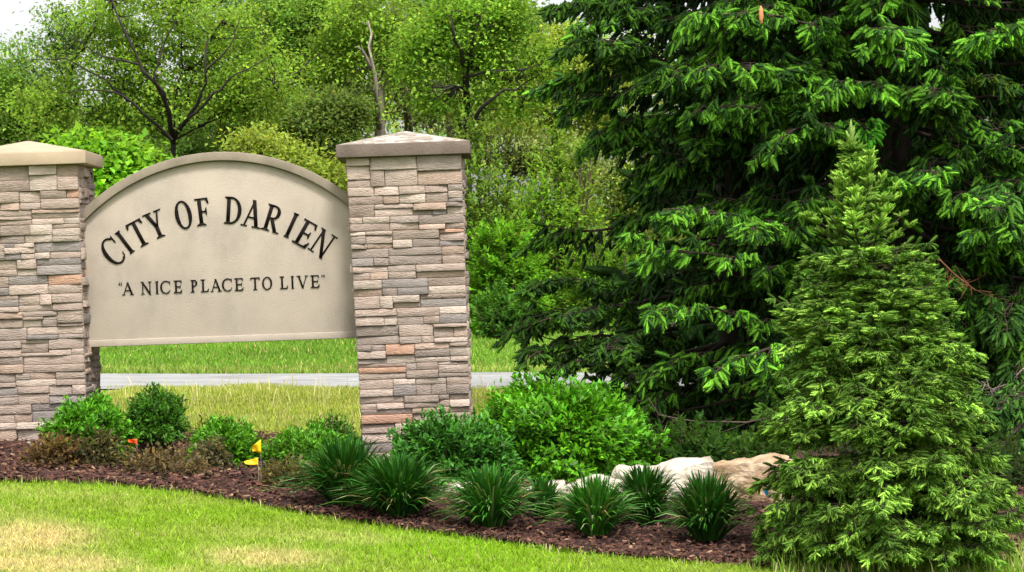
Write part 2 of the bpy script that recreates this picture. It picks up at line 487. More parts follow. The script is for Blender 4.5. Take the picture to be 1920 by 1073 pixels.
def slab(outline_x, zlo, zhi, y0, y1, m, name, par, bv=0.):
    V = []; n = len(outline_x)
    for y in (y0, y1):
        for x, a, b_ in zip(outline_x, zlo, zhi): V += [(x, y, a), (x, y, b_)]
    Fq = []
    for k in range(n - 1):
        a = 2 * k; Fq += [(a, a + 2, a + 3, a + 1)]
        b_ = 2 * n + 2 * k; Fq += [(b_, b_ + 1, b_ + 3, b_ + 2), (a, b_, b_ + 2, a + 2), (a + 1, a + 3, b_ + 3, b_ + 1)]
    e = 2 * (n - 1); Fq += [(0, 1, 2 * n + 1, 2 * n), (e, 2 * n + e, 2 * n + e + 1, e + 1)]
    V = np.array(V) - np.array(par.location)
    me = mesh_np(name, V, np.array(Fq), m)
    if bv: bevel(me, bv, 2)
    return link(name, me, par)


axs = np.linspace(PX0, PX1, 49)
body = slab(axs, [PZ + .0] * 49, [arch_z(x, ARAD - .046) for x in axs], PY0, PY1, M_panel, 'panel', sg, .004)
slab(axs, [arch_z(x, ARAD - .0455) + .0005 for x in axs], [arch_z(x) for x in axs], PY0 - .028, PY1 + .02, M_trim, 'arch_trim', sg, .004)
slab([PX0, PX1], [PZ - .001] * 2, [PZ + .034] * 2, PY0 - .012, PY0 - .0005, M_panel, 'bottom_trim', sg, .003)

# ---- lettering: serif capitals built from strokes
TK, TN, SR = .135, .062, .042


def rect(x0, z0, x1, z1): return [(x0, z0), (x1, z0), (x1, z1), (x0, z1)]


def bar(x0, z0, x1, z1, wd):
    """slanted stroke with horizontal ends"""
    return [(x0 - wd / 2, z0), (x0 + wd / 2, z0), (x1 + wd / 2, z1), (x1 - wd / 2, z1)]


def serif(x, z, w, up):
    s = 1 if up else -1
    q = [(x - w / 2, z), (x + w / 2, z), (x + w / 2, z + s * SR * .55), (x + TK * .5, z + s * SR * 1.9), (x - TK * .5, z + s * SR * 1.9), (x - w / 2, z + s * SR * .55)]
    return q if up else q[::-1]


def ring(cx, cz, rx_, rz, a0, a1, tk, tn, n=22, ph=0):
    """arc whose stroke swells at the sides"""
    out = []
    for k in range(n):
        q = []
        for a in (a0 + (a1 - a0) * k / n, a0 + (a1 - a0) * (k + 1) / n):
            q.append(a)
        pts = []
        for a in q:
            w_ = tn + (tk - tn) * abs(math.cos(a + ph)) ** 1.4
            pts.append(((cx + rx_ * math.cos(a), cz + rz * math.sin(a)), (cx + (rx_ - w_) * math.cos(a), cz + (rz - tn - (w_ - tn) * .25) * math.sin(a))))
        poly = [pts[0][0], pts[1][0], pts[1][1], pts[0][1]]
        out.append(poly)
    return out


def glyph(ch, w):
    """list of polygons (or arcs) in a box w wide and 1 high, thick stems TK"""
    G = []; h = TK / 2; sw = min(.34, w * .62)
    if ch == 'I': G = [rect(w / 2 - h, 0, w / 2 + h, 1), serif(w / 2, 0, sw, True), serif(w / 2, 1, sw, False)]
    elif ch == 'T':
        G = [rect(w / 2 - h, 0, w / 2 + h, 1), serif(w / 2, 0, sw, True), rect(0, 1 - TN, w, 1),
             [(0, 1), (-.02, .80), (.025, .80), (.10, 1 - TN)], [(w, 1), (w - .10, 1 - TN), (w - .025, .80), (w + .02, .80)]]
    elif ch == 'Y':
        G = [rect(w / 2 - h, 0, w / 2 + h, .46), serif(w / 2, 0, sw, True), bar(w / 2 + .0, .42, .12, 1, TK), bar(w / 2 + .03, .42, w - .10, 1, TN),
             rect(-.02, 1 - SR, .30, 1), rect(w - .23, 1 - SR, w + .03, 1)]
    elif ch == 'O': G = ring(w / 2, .5, w / 2, .52, 0, 2 * math.pi, TK, TN, 36)
    elif ch == 'C':
        G = ring(w * .56, .5, w * .56, .52, math.radians(52), math.radians(308), TK, TN, 28)
        G += [[(w * .87, .93), (w * .97, 1.0), (w * .99, .70), (w * .93, .70)], [(w * .86, .10), (w * .93, .28), (w * .985, .28), (w * .95, .13)]]
    elif ch == 'L':
        x = .12 + h; G = [rect(x - h, 0, x + h, 1), serif(x, 1, sw + .03, False), rect(.02, 0, w - .02, TN), [(w - .14, TN), (w - .02, 0), (w + .02, .26), (w - .02, .26)], serif(x, 0, .28, True)]
    elif ch in 'EF':
        x = .10 + h; G = [rect(x - h, 0, x + h, 1), rect(0, 1 - TN, w - .03, 1), rect(x, .5 - TN / 2, w - .15, .5 + TN / 2),
                          [(w - .03, 1), (w - .12, 1 - TN), (w - .045, .78), (w + .0, .78)], [(w - .18, .5), (w - .13, .37), (w - .10, .37), (w - .10, .64), (w - .13, .64)]]
        if ch == 'E': G += [rect(0, 0, w - .02, TN), [(w - .14, TN), (w - .02, 0), (w + .03, .26), (w - .01, .26)]]
        else: G += [serif(x, 0, sw + .03, True)]
    elif ch in 'DPR':
        x = .10 + h; G = [rect(x - h, 0, x + h, 1), serif(x, 0, sw if ch != 'D' else .3, True), serif(x, 1, .30, False)]
        if ch == 'D':
            G += ring(w - w * .62, .5, w * .62, .5, -math.pi / 2, math.pi / 2, TK, TN, 22) + [rect(x, 1 - TN, w * .39, 1), rect(x, 0, w * .39, TN)]
        else:
            G += ring(w * .5, .735, w * .42, .265, -math.pi / 2, math.pi / 2, TK, TN, 18) + [rect(x, 1 - TN, w * .51, 1), rect(x, .47, w * .51, .47 + TN)]
            if ch == 'R': G += [bar(w - .06, 0, w * .48, .50, TK * 1.05), rect(w - .16, 0, w + .07, SR)]
    elif ch in 'AV':
        a = [bar(.10, 0, w / 2 + .00, 1, TN), bar(w - .12, 0, w / 2 - .03, 1, TK), rect(-.02, 0, .22, SR), rect(w - .29, 0, w + .03, SR)]
        if ch == 'A': G = a + [rect(w * .26, .32, w * .72, .32 + TN * .9)]
        else: G = [[(w - x, 1 - z) for x, z in g] for g in a]
    elif ch == 'N':
        G = [rect(.10, 0, .10 + TN, 1), rect(w - .10 - TN, 0, w - .10, 1), bar(w - .10 - TN * .2, -.04, .10, 1, TK * 1.05),
             rect(0, 0, .27, SR), rect(w - .27, 1 - SR, w, 1), rect(0, 1 - SR, .2, 1)]
    elif ch == '<':
        for x in (.08, .24): G.append([(x, .78), (x - .03, .86), (x + .01, .95), (x + .08, 1.04), (x + .04, .93), (x + .08, .84), (x + .06, .77)])
    elif ch == '>':
        for x in (.08, .24): G.append([(x + .03, .76), (x + .05, .88), (x, .96), (x + .03, 1.03), (x + .1, 1.0), (x + .1, .88)])
    return G


def letter(ch, u, v, hp, wp, rot, th):
    global TK, TN, SR
    p = P(u, v, PY0); s = F / (PY0 - CY); H = hp / s; w = wp / hp
    TK, TN, SR = (.135, .064, .045) if th else (.145, .075, .05)
    V = []; Fc = {}
    a = math.radians(rot); ca, sa = math.cos(a), math.sin(a)
    for q, poly in enumerate(glyph(ch, w)):
        y0 = -.004 - .0003 * (q % 7) - (.0001 * (q // 7)); k = len(V); m = len(poly)
        ar = sum(poly[i][0] * poly[(i + 1) % m][1] - poly[(i + 1) % m][0] * poly[i][1] for i in range(m))
        if ar < 0: poly = poly[::-1]
        for yy_ in (y0, .002):
            for x, z in poly:
                x = (x - w / 2) * H; z = (z - .5) * H
                V.append((x * ca - z * sa, yy_, x * sa + z * ca))
        Fc.setdefault(m, []).append([k + i for i in range(m)])
        for i in range(m):
            i2 = (i + 1) % m; Fc.setdefault(4, []).append([k + i2, k + i, k + m + i, k + m + i2])
    V = np.array(V) + (np.array((p.x, PY0, p.z)) - np.array(sg.location))
    link('letter', mesh_np('letter', V, [np.array(x) for x in Fc.values()], M_letter), sg)


# big arc of capitals: (letter, place, size, lean measured against the panel)
for ch, u, v, hp, wp, rot in [('C', 211, 472, 53, 33, 38), ('I', 234, 454.4, 49, 17, 37), ('T', 260, 438, 50, 30, 28), ('Y', 292.5, 421.5, 51, 33, 22.5),
                              ('O', 344, 403, 52, 31, 13), ('F', 380, 397, 51, 26, 7), ('D', 436.5, 394.6, 51, 33, -3), ('A', 474, 400.5, 51, 35, -11.5),
                              ('R', 510.5, 409.5, 50, 31, -17), ('I', 546.4, 422.6, 49, 17, -24.5), ('E', 572, 438, 50, 29, -29.5), ('N', 605, 456, 48, 36, -34)]:
    letter(ch, u, v, hp, wp, rot - 2, True)
for ch, u, wp in [('A', 240, 21), ('N', 274.5, 20), ('I', 294.5, 9), ('C', 310, 19), ('E', 333.5, 15), ('P', 364.3, 14), ('L', 383.8, 15), ('A', 405, 20), ('C', 425.8, 19),
                  ('E', 448, 16), ('T', 478.5, 17), ('O', 501, 19), ('L', 532, 15), ('I', 548.5, 9), ('V', 567.3, 20), ('E', 590.5, 16)]:
    letter(ch, u, 541.3 - (u - 240) * .0385, 23.5, wp, 0, False)
letter('<', 225, 541.8, 23.5, 7, 0, False); letter('>', 604.5, 527.5, 23.5, 7, 0, False)


# ------------------------------------------------------------------ boulders
def boulder(name, label, pts8, seed, m, col=None, rough=.03, rnd_=.32, cat='boulder', group='limestone boulders edging the bed'):
    """rounded block: centre (x,y), size, yaw, with a chipped uneven surface"""
    (cx, cy, cz), (sx, sy, sz), yaw, shear = pts8
    import bmesh
    bm = bmesh.new(); bmesh.ops.create_cube(bm, size=2)
    bmesh.ops.subdivide_edges(bm, edges=bm.edges[:], cuts=18, use_grid_fill=True)
    ca, sa = math.cos(yaw), math.sin(yaw)
    for v in bm.verts:
        p = v.co.copy(); r = p.length
        q = Vector([math.copysign(abs(c) ** .9, c) for c in p])
        q = q * (.80 + .20 * (1.0 / max(abs(q.x), abs(q.y), abs(q.z), 1e-3)) * 1.0) if False else q.lerp(p.normalized() * 1.22, rnd_)
        w = Vector((q.x * sx / 2, q.y * sy / 2, q.z * sz / 2))
        w.z += shear * w.x + (sz * .12) * noise.noise((w.x * 5 + seed, w.y * 5, 3)) * (1 if q.z > 0 else 0)
        # facets: quantised noise plus fine relief
        nv = noise.noise(w * 6 + Vector((seed, 0, 0)))
        vd = noise.voronoi(w * 6.5 + Vector((seed, 0, 0)))[0]
        w += p.normalized() * (rough * 1.3 * nv + rough * .9 * min(.35, vd[1] - vd[0]) + rough * .35 * noise.noise(w * 22 + Vector((0, seed, 0))) + rough * .18 * noise.noise(w * 60))
        v.co = Vector((w.x * ca - w.y * sa, w.x * sa + w.y * ca, w.z))
    me = bpy.data.meshes.new(name); bm.to_mesh(me); bm.free()
    me.materials.append(m)
    if col is not None:
        a = me.color_attributes.new('Col', 'FLOAT_COLOR', 'POINT'); a.data.foreach_set('color', np.tile(np.array(col + (1,), np.float32), len(me.vertices)))
    o = link(name, me, None, label=label, category=cat, group=group); o.location = (cx, cy, cz); return o


def bpx(u0, v0, u1, v1, Y, dep):
    a, b_ = P(u0, v1, Y), P(u1, v0, Y); s = F / (Y - CY)
    c = (P((u0 + u1) / 2, (v0 + v1) / 2, Y + dep / 2)); c.x = (P((u0 + u1) / 2, (v0 + v1) / 2, Y)).x; c.z = P((u0 + u1) / 2, (v0 + v1) / 2, Y).z
    return (c.x, c.y, c.z), ((u1 - u0) / s, dep, (v1 - v0) / s)


def bl(name, label, px, Y, dep, seed, m, col=None, yaw=0, shear=0, rough=.02, rnd_=.32):
    c, s_ = bpx(*px, Y, dep); return boulder(name, label, (c, s_, yaw, shear), seed, m, col, rough, rnd_)


bl('boulder', 'pale humped limestone boulder left of the tan block', (1166, 880, 1342, 985), -1.05, .42, 3.1, M_lime, shear=.14, rough=.05, rnd_=.40)
bl('boulder', 'tan limestone block with a pale top beside the young spruce', (1336, 870, 1490, 948), -1.0, .4, 8.2, M_tan, (.33, .225, .135), rough=.035, rnd_=.14)
bl('boulder', 'low flat cream stone behind the strap leaf clumps', (1035, 908, 1215, 985), -.95, .4, 5.5, M_lime, rough=.02)
bl('boulder', 'small cream stone peeping between two strap leaf clumps left of the others', (826, 916, 905, 985), -1.0, .3, 12.4, M_lime, rough=.015)
bl('boulder', 'low cream stone end behind the narrow strap leaf clump', (985, 912, 1060, 988), -.98, .3, 1.4, M_lime, rough=.015)
bl('boulder', 'dark brown stone tucked below the tan block by the spruce', (1386, 934, 1452, 988), -.9, .25, 6.7, M_tan, (.12, .07, .05), rough=.02)


# ------------------------------------------------------------------ shrubs
def shrub(name, label, cat, base, rx_, ry_, h, ntw, nl, L, wd, col, seed, m=M_leaf, group=None, lift=.0, val=.22, updir=.35, inner=.3, tmpl=LEAF4, stem=(.10, .07, .05), flat=.35, tipbright=1.35, lobes=.22):
    r = np.random.default_rng(seed)
    root = empty(name, base, label, cat, group)
    # lumpy dome: leaves gathered in whorls at the twig tips
    a = r.uniform(0, 2 * math.pi, ntw); el = np.arcsin(np.clip(r.uniform(-.55, 1, ntw), -1, 1))
    rr = np.where(r.random(ntw) < inner, r.uniform(.45, .8, ntw), r.uniform(.82, 1.0, ntw))
    lump = np.array([noise.noise((math.cos(q) * math.cos(e) * 2.3 + seed, math.sin(q) * math.cos(e) * 2.3, math.sin(e) * 2.3)) for q, e in zip(a, el)])
    rr = rr * (1 + lobes * lump * 1.6)
    dirs = np.stack([np.cos(a) * np.cos(el), np.sin(a) * np.cos(el), np.sin(el)], -1)
    tip = dirs * rr[:, None] * np.array([rx_, ry_, h * (1 - flat)]); tip[:, 2] += h * flat + lift
    tip[:, 2] = np.maximum(tip[:, 2], .03)
    out = unit(dirs + np.array([0, 0, updir]) + r.normal(0, .25, (ntw, 3)))
    k = np.repeat(np.arange(ntw), nl); n = len(k)
    t = np.tile(np.linspace(0, 1, nl), ntw)
    ang = np.tile(np.arange(nl) * 2.4, ntw) + r.uniform(0, 6, n)
    side = frames(out, np.tile(np.array([.2, .1, 1.]), (ntw, 1)) + r.normal(0, .2, (ntw, 3)))
    y_, z_ = side[k, :, 1], side[k, :, 2]
    rad = y_ * np.cos(ang)[:, None] + z_ * np.sin(ang)[:, None]
    ld = unit(out[k] * (.25 + .9 * t)[:, None] + rad * (1.05 - .45 * t)[:, None] + r.normal(0, .15, (n, 3)))
    pos = tip[k] - out[k] * ((1 - t) * L * 2.0)[:, None] + r.normal(0, L * .12, (n, 3))
    nrm = unit(out[k] * 1.0 + np.array([0, 0, .8]) - rad * .2 + r.normal(0, .25, (n, 3)))
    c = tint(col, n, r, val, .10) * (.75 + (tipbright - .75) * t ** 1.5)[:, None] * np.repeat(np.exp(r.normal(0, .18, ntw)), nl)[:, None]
    LL = L * r.uniform(.65, 1.15, n) * (1 - .3 * t)
    v, f, cc_ = leaves(pos, ld, nrm, LL, np.full(n, wd), c, tmpl, LEAF4F if tmpl is LEAF4 else None)
    link('foliage', mesh_np('foliage', v, f, m, cc_), root)
    st = []
    for q in r.choice(ntw, min(ntw, 46), replace=False):
        b0 = np.array([tip[q, 0] * .12, tip[q, 1] * .12, 0.]); st.append(tube(curve3(b0, tip[q], (0, 0, -.05 * h), 6, .006, r), np.linspace(.006, .0022, 6) * (h / .35) ** .5, stem, 4))
    v, f, c = join(st); link('stems', mesh_np('stems', v, f, M_bark, c), root)
    return root


def shrub_px(name, label, cat, u0, u1, vt, vb, Y, ntw, nl, Lpx, wd, col, seed, dep=None, **kw):
    s = F / (Y - CY); w = (u1 - u0) / s; b_ = P((u0 + u1) / 2, vb, Y)
    z = min(b_.z, hz(b_.x, Y) + .02); top = P((u0 + u1) / 2, vt, Y).z
    return shrub(name, label, cat, (b_.x, Y, z), w / 2 * 1.0, (dep or w) / 2 * 1.0, (top - z) * 1.0, ntw, nl, Lpx / s, wd, col, seed, **kw)


BOX = (.075, .165, .020)
g = 'clipped evergreen shrubs in front of the sign'
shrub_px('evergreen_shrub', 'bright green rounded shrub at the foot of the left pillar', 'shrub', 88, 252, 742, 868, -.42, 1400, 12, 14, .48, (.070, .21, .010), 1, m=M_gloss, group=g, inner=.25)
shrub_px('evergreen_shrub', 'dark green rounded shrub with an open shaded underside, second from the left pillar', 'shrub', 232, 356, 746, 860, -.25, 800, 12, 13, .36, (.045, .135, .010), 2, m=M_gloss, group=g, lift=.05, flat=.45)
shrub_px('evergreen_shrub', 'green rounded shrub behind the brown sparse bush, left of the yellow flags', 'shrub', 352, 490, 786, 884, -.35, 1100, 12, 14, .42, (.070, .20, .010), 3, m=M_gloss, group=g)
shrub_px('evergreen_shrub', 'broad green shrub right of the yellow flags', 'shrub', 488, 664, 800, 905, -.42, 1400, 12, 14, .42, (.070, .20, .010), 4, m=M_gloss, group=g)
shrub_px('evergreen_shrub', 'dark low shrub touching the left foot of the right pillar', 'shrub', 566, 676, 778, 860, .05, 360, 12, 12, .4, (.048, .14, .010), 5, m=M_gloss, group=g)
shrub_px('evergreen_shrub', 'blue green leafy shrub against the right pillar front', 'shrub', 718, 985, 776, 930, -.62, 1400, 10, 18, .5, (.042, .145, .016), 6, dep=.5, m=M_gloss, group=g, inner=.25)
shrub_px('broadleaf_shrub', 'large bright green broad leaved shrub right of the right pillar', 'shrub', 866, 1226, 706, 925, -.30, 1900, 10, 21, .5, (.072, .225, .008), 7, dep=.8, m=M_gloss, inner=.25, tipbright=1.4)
# dark undergrowth behind the boulders
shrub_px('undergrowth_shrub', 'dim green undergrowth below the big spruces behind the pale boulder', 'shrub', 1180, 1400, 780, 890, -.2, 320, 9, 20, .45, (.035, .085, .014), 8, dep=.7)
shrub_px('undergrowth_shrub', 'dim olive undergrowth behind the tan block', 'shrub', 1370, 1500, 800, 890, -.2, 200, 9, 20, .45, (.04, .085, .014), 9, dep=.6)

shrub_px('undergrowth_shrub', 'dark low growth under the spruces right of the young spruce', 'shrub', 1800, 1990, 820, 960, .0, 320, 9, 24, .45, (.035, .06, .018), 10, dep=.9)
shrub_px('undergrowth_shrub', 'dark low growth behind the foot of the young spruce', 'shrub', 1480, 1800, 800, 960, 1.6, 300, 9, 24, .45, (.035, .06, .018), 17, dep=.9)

# sparse brownish low bushes
g = 'sparse brown leaved bushes along the mulch'
for lab, u0, u1, vt, vb, Y, sd, c_ in [('reddish brown low bush in the mulch in front of the left pillar', 48, 152, 818, 888, -.68, 11, (.13, .085, .04)),
                                       ('grey green and brown sparse bush under the bright shrub', 128, 232, 806, 882, -.60, 12, (.11, .10, .045)),
                                       ('wide olive brown sparse bush in the middle of the mulch', 222, 402, 838, 914, -.72, 13, (.15, .115, .06)),
                                       ('sparse grey olive bush left of the yellow flags', 368, 430, 826, 890, -.55, 15, (.12, .11, .06)),
                                       ('sparse olive brown bush beside the long strap leaf clump', 484, 602, 858, 944, -1.0, 14, (.13, .11, .05))]:
    shrub_px('brown_bush', lab, 'bush', u0 - 6, u1 + 6, vt - 8, vb, Y, 330, 7, 15, .55, c_, sd, group=g, val=.4, stem=(.13, .05, .03), inner=.4, flat=.3, tipbright=1.2)
shrub_px('red_leaved_plant', 'tiny dark red leaved plant behind the shrubs in the rough grass', 'plant', 362, 400, 778, 800, .8, 14, 6, 10, .5, (.16, .035, .02), 16)


# strap-leaf clumps
def strap_clump(label, u0, u1, vt, vb, Y, seed, n=210, col=(.020, .078, .008)):
    n = int(n * 2.3); m_ = (u1 - u0) * .06; u0 -= m_; u1 += m_
    s = F / (Y - CY); r = np.random.default_rng(seed); b_ = ghit((u0 + u1) / 2, vb - 14); Y = b_.y; z = b_.z
    w = (u1 - u0) / s / 2; h = max(P((u0 + u1) / 2, vt, Y).z - z, .15)
    root_r = w * .28
    a = r.uniform(0, 2 * math.pi, n); q = r.random(n) ** .75; sp = q
    base = np.stack([np.cos(a) * root_r * r.random(n), np.sin(a) * root_r * r.random(n), np.zeros(n)], -1)
    Ln = h * r.uniform(.8, 1.2, n); reach = w * sp * r.uniform(.85, 1.4, n); top = Ln * (1 - .45 * sp ** 2.5)
    K = 6; tt = np.linspace(0, 1, K)
    bend = .25 + .9 * sp
    xy = reach[:, None] * tt[None] ** 1.35
    zz = top[:, None] * (1 - (1 - tt[None]) ** 1.5) - (h * .22 * sp * bend)[:, None] * tt[None] ** 3
    cen = base[:, None, :] + np.stack([np.cos(a)[:, None] * xy, np.sin(a)[:, None] * xy, zz], -1)
    cen[..., 2] = np.maximum(cen[..., 2], .012)
    sd = np.stack([-np.sin(a + r.normal(0, .6, n)), np.cos(a), r.normal(0, .25, n)], -1); sd = unit(sd)
    wv = np.array([.8, 1, 1, .85, .6, .08])[None, :, None] * (r.uniform(.0042, .0070, n))[:, None, None]
    V = np.stack([cen - sd[:, None] * wv, cen + sd[:, None] * wv], 2).reshape(-1, 3)
    i = (np.arange(n) * K * 2)[:, None] + (np.arange(K - 1) * 2)[None]
    Fq = np.stack([i, i + 1, i + 3, i + 2], -1).reshape(-1, 4)
    c = tint(col, n, r, .3, .15); brn = (r.random(n) < .04) & (sp > .6); c[brn] = np.array([.22, .15, .07]); pale = (r.random(n) < .10) & (sp > .5); c[pale] = np.array([.16, .22, .09]) * r.uniform(.7, 1.2, (pale.sum(), 1))
    c = np.repeat(c[:, None] * (np.linspace(.75, 1.35, K))[None, :, None], 2, 1).reshape(-1, 3) if False else np.repeat((c[:, None, :] * np.linspace(.75, 1.3, K)[None, :, None]), 2, axis=1).reshape(-1, 3)
    o = link('lilyturf_clump', mesh_np('lilyturf_clump', V, Fq, M_strap, c), None, label=label, category='grass clump', group='strap leaved clumps along the bed edge')
    o.location = (b_.x, Y, z + .01); return o


strap_clump('wide dark clump of strap leaves furthest left, below the right pillar', 556, 742, 836, 968, -1.28, 1, 420)
strap_clump('large dark strap leaf clump overhanging the lawn edge, second from the left', 652, 846, 868, 990, -1.62, 2, 430)
strap_clump('fountain shaped strap leaf clump in front of the blue green shrub', 838, 1006, 888, 1012, -1.75, 3, 300, (.026, .098, .010))
strap_clump('narrow strap leaf clump between two fuller ones', 976, 1062, 905, 992, -1.45, 4, 150, (.026, .098, .010))
strap_clump('upright fresh green strap leaf clump in front of the flat cream stone', 1042, 1192, 906, 1026, -1.95, 5, 290, (.034, .125, .012))
strap_clump('dark strap leaf clump just in front of the pale humped boulder', 1146, 1276, 884, 1000, -1.5, 6, 260, (.020, .076, .008))
strap_clump('dark full strap leaf clump nearest the young spruce', 1250, 1408, 902, 1036, -1.98, 7, 330, (.020, .076, .008))


# ------------------------------------------------------------------ marker flags, dry leaf, cone
def flag(label, u, vt, vb, Y, m, wpx, hpx, seed, lean=0, fold=1.0, side=-1):
    s = F / (Y - CY); b_ = P(u, vb, Y); z = hz(b_.x, Y); root = empty('marker_flag', (b_.x, Y, z), label, 'flag')
    t_ = P(u, vt, Y); H = t_.z - z; dx = t_.x - b_.x + lean
    v, f, c = tube([(0, 0, 0), (dx * .5, 0, H * .5), (dx, 0, H)], .001, (1, 1, 1), 6); link('wire_stake', mesh_np('wire_stake', v, f, M_wire), root)
    w, h = wpx / s, hpx / s; V = []; n_ = 8
    for i in range(n_):
        for j in range(6):
            q, p = i / (n_ - 1), j / 5
            x = dx + side * w * q * (1 - .15 * p); zz = H - h * p * (1 - .7 * q) - h * .6 * q * fold
            V.append((x, -.012 * math.sin(q * 4 + p * 2 + seed) * q * 2, zz))
    Fq = [(i * 6 + j, i * 6 + j + 1, i * 6 + j + 7, i * 6 + j + 6) for i in range(n_ - 1) for j in range(5)]
    me = mesh_np('flag_sheet', np.array(V), np.array(Fq), m, None, True)
    o = link('flag_sheet', me, root); md = o.modifiers.new('thick', 'SOLIDIFY'); md.thickness = .0008
    return root


flag('upper yellow marker flag in the mulch', 489, 824, 884, -.98, M_yel, 19, 26, .2, fold=.9)
flag('lower yellow marker flag crumpled near the mulch', 484, 858, 892, -1.05, M_yel, 27, 15, 2.2, fold=.75)
flag('small orange marker flag between two green shrubs', 257, 823, 862, -.62, M_org, 19, 12, 1.0, fold=.2)
flag('small blue marker flag beside the tan block', 1440, 918, 962, -2.05, M_blue, 8, 15, .5, fold=.2)

# dry leaf caught in the strap leaves
q = P(634, 886, -1.42)
v, f, c = leaves(np.array([[0, 0, 0], [0, 0, 0.]]), np.array([[-1, -.2, .3], [1, -.3, .1]]), np.array([[0, -.8, .7], [.1, -.7, .8]]), np.array([.035, .04]), np.array([.7, .6]), np.array([[.5, .26, .10], [.45, .2, .07]]))
o = link('dry_leaf', mesh_np('dry_leaf', v, f, M_leaf, c), None, label='curled orange brown dry leaf lying on the leftmost strap clump', category='leaf'); o.location = q
o.location.z -= .0


# ------------------------------------------------------------------ spruces
def bough(start, end, sag, upt, r, sec_step, sec_len, sh_step, sh_len, droop, acc, wood, new, old, tipnew=.5, dens=1.0, wr=.012, barecut=.15):
    """limb with side twigs, twigs with needled shoots; appends to acc/wood"""
    a, b_ = np.array(start, float), np.array(end, float); Lb = np.linalg.norm(b_ - a)
    n = max(8, int(Lb / .06)); t = np.linspace(0, 1, n)[:, None]
    pts = a + (b_ - a) * t; pts[:, 2] -= (sag * 4 * t * (1 - t))[:, 0]; pts[:, 2] += (upt * np.clip(t - .7, 0, 1) ** 1.5 * 3)[:, 0]
    pts[1:] += np.cumsum(r.normal(0, .006, (n - 1, 3)), 0)
    wood.append(tube(pts, np.linspace(wr, .0025, n), (.045, .032, .024), 5))
    dirv = unit(np.gradient(pts, axis=0)); ns = max(3, int(Lb / sec_step))
    pos, dr, ln, tp = [], [], [], []
    for i in range(ns + 1):
        q = barecut + (1 - barecut) * (i + r.uniform(-.3, .3)) / ns; q = min(max(q, .02), 1)
        x = q * (n - 1); k = int(min(x, n - 2)); p = pts[k] + (pts[k + 1] - pts[k]) * (x - k); d = dirv[k]
        prof = (min(1, .45 + 1.6 * q) if q < .5 else 1.0) * (1 - q) ** .6 + .12
        for sg_ in (-1, 1):
            if r.random() > dens: continue
            sl_ = sec_len * prof * r.uniform(.7, 1.2)
            hd = np.cross([0, 0, 1.], d); hd = hd / (np.linalg.norm(hd) + 1e-6) * sg_
            sd = unit(d * r.uniform(.55, 1.0) + hd + np.array([0, 0, r.uniform(-.25, .1) - droop * .35]))
            m = max(2, int(sl_ / sh_step)); e = p + sd * sl_; e[2] -= droop * sl_ * .45
            tw = curve3(p, e, (0, 0, .04 * sl_), 4)
            wood.append(tube(tw, np.linspace(.004, .0015, 4), (.06, .045, .03), 3))
            for j in range(m + 1):
                u_ = (j + .3) / (m + .3); pp = p + (e - p) * u_ + np.array([0, 0, .16 * sl_ * u_ * (1 - u_)])
                last = j == m
                for s2 in ((0,) if last else (-1, 1)):
                    h2 = np.cross([0, 0, 1.], sd) * s2
                    dd = sd * r.uniform(.8, 1.2) + h2 * r.uniform(.5, .95) + np.array([0, 0, -droop * r.uniform(.3, 1.6)]) + r.normal(0, .14, 3)
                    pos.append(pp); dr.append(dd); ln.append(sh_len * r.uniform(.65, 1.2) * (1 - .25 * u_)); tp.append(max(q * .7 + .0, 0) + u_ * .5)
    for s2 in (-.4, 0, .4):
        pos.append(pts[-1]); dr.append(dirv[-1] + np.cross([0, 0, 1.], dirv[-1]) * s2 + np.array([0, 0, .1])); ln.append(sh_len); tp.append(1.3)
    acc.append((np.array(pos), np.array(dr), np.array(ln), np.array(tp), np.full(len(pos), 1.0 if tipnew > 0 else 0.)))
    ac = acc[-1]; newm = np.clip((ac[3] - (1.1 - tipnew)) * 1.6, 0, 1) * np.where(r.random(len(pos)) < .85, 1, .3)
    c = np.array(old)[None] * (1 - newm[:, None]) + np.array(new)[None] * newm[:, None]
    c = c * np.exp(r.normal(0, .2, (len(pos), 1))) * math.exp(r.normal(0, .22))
    acc[-1] = (ac[0], ac[1], ac[2], c)


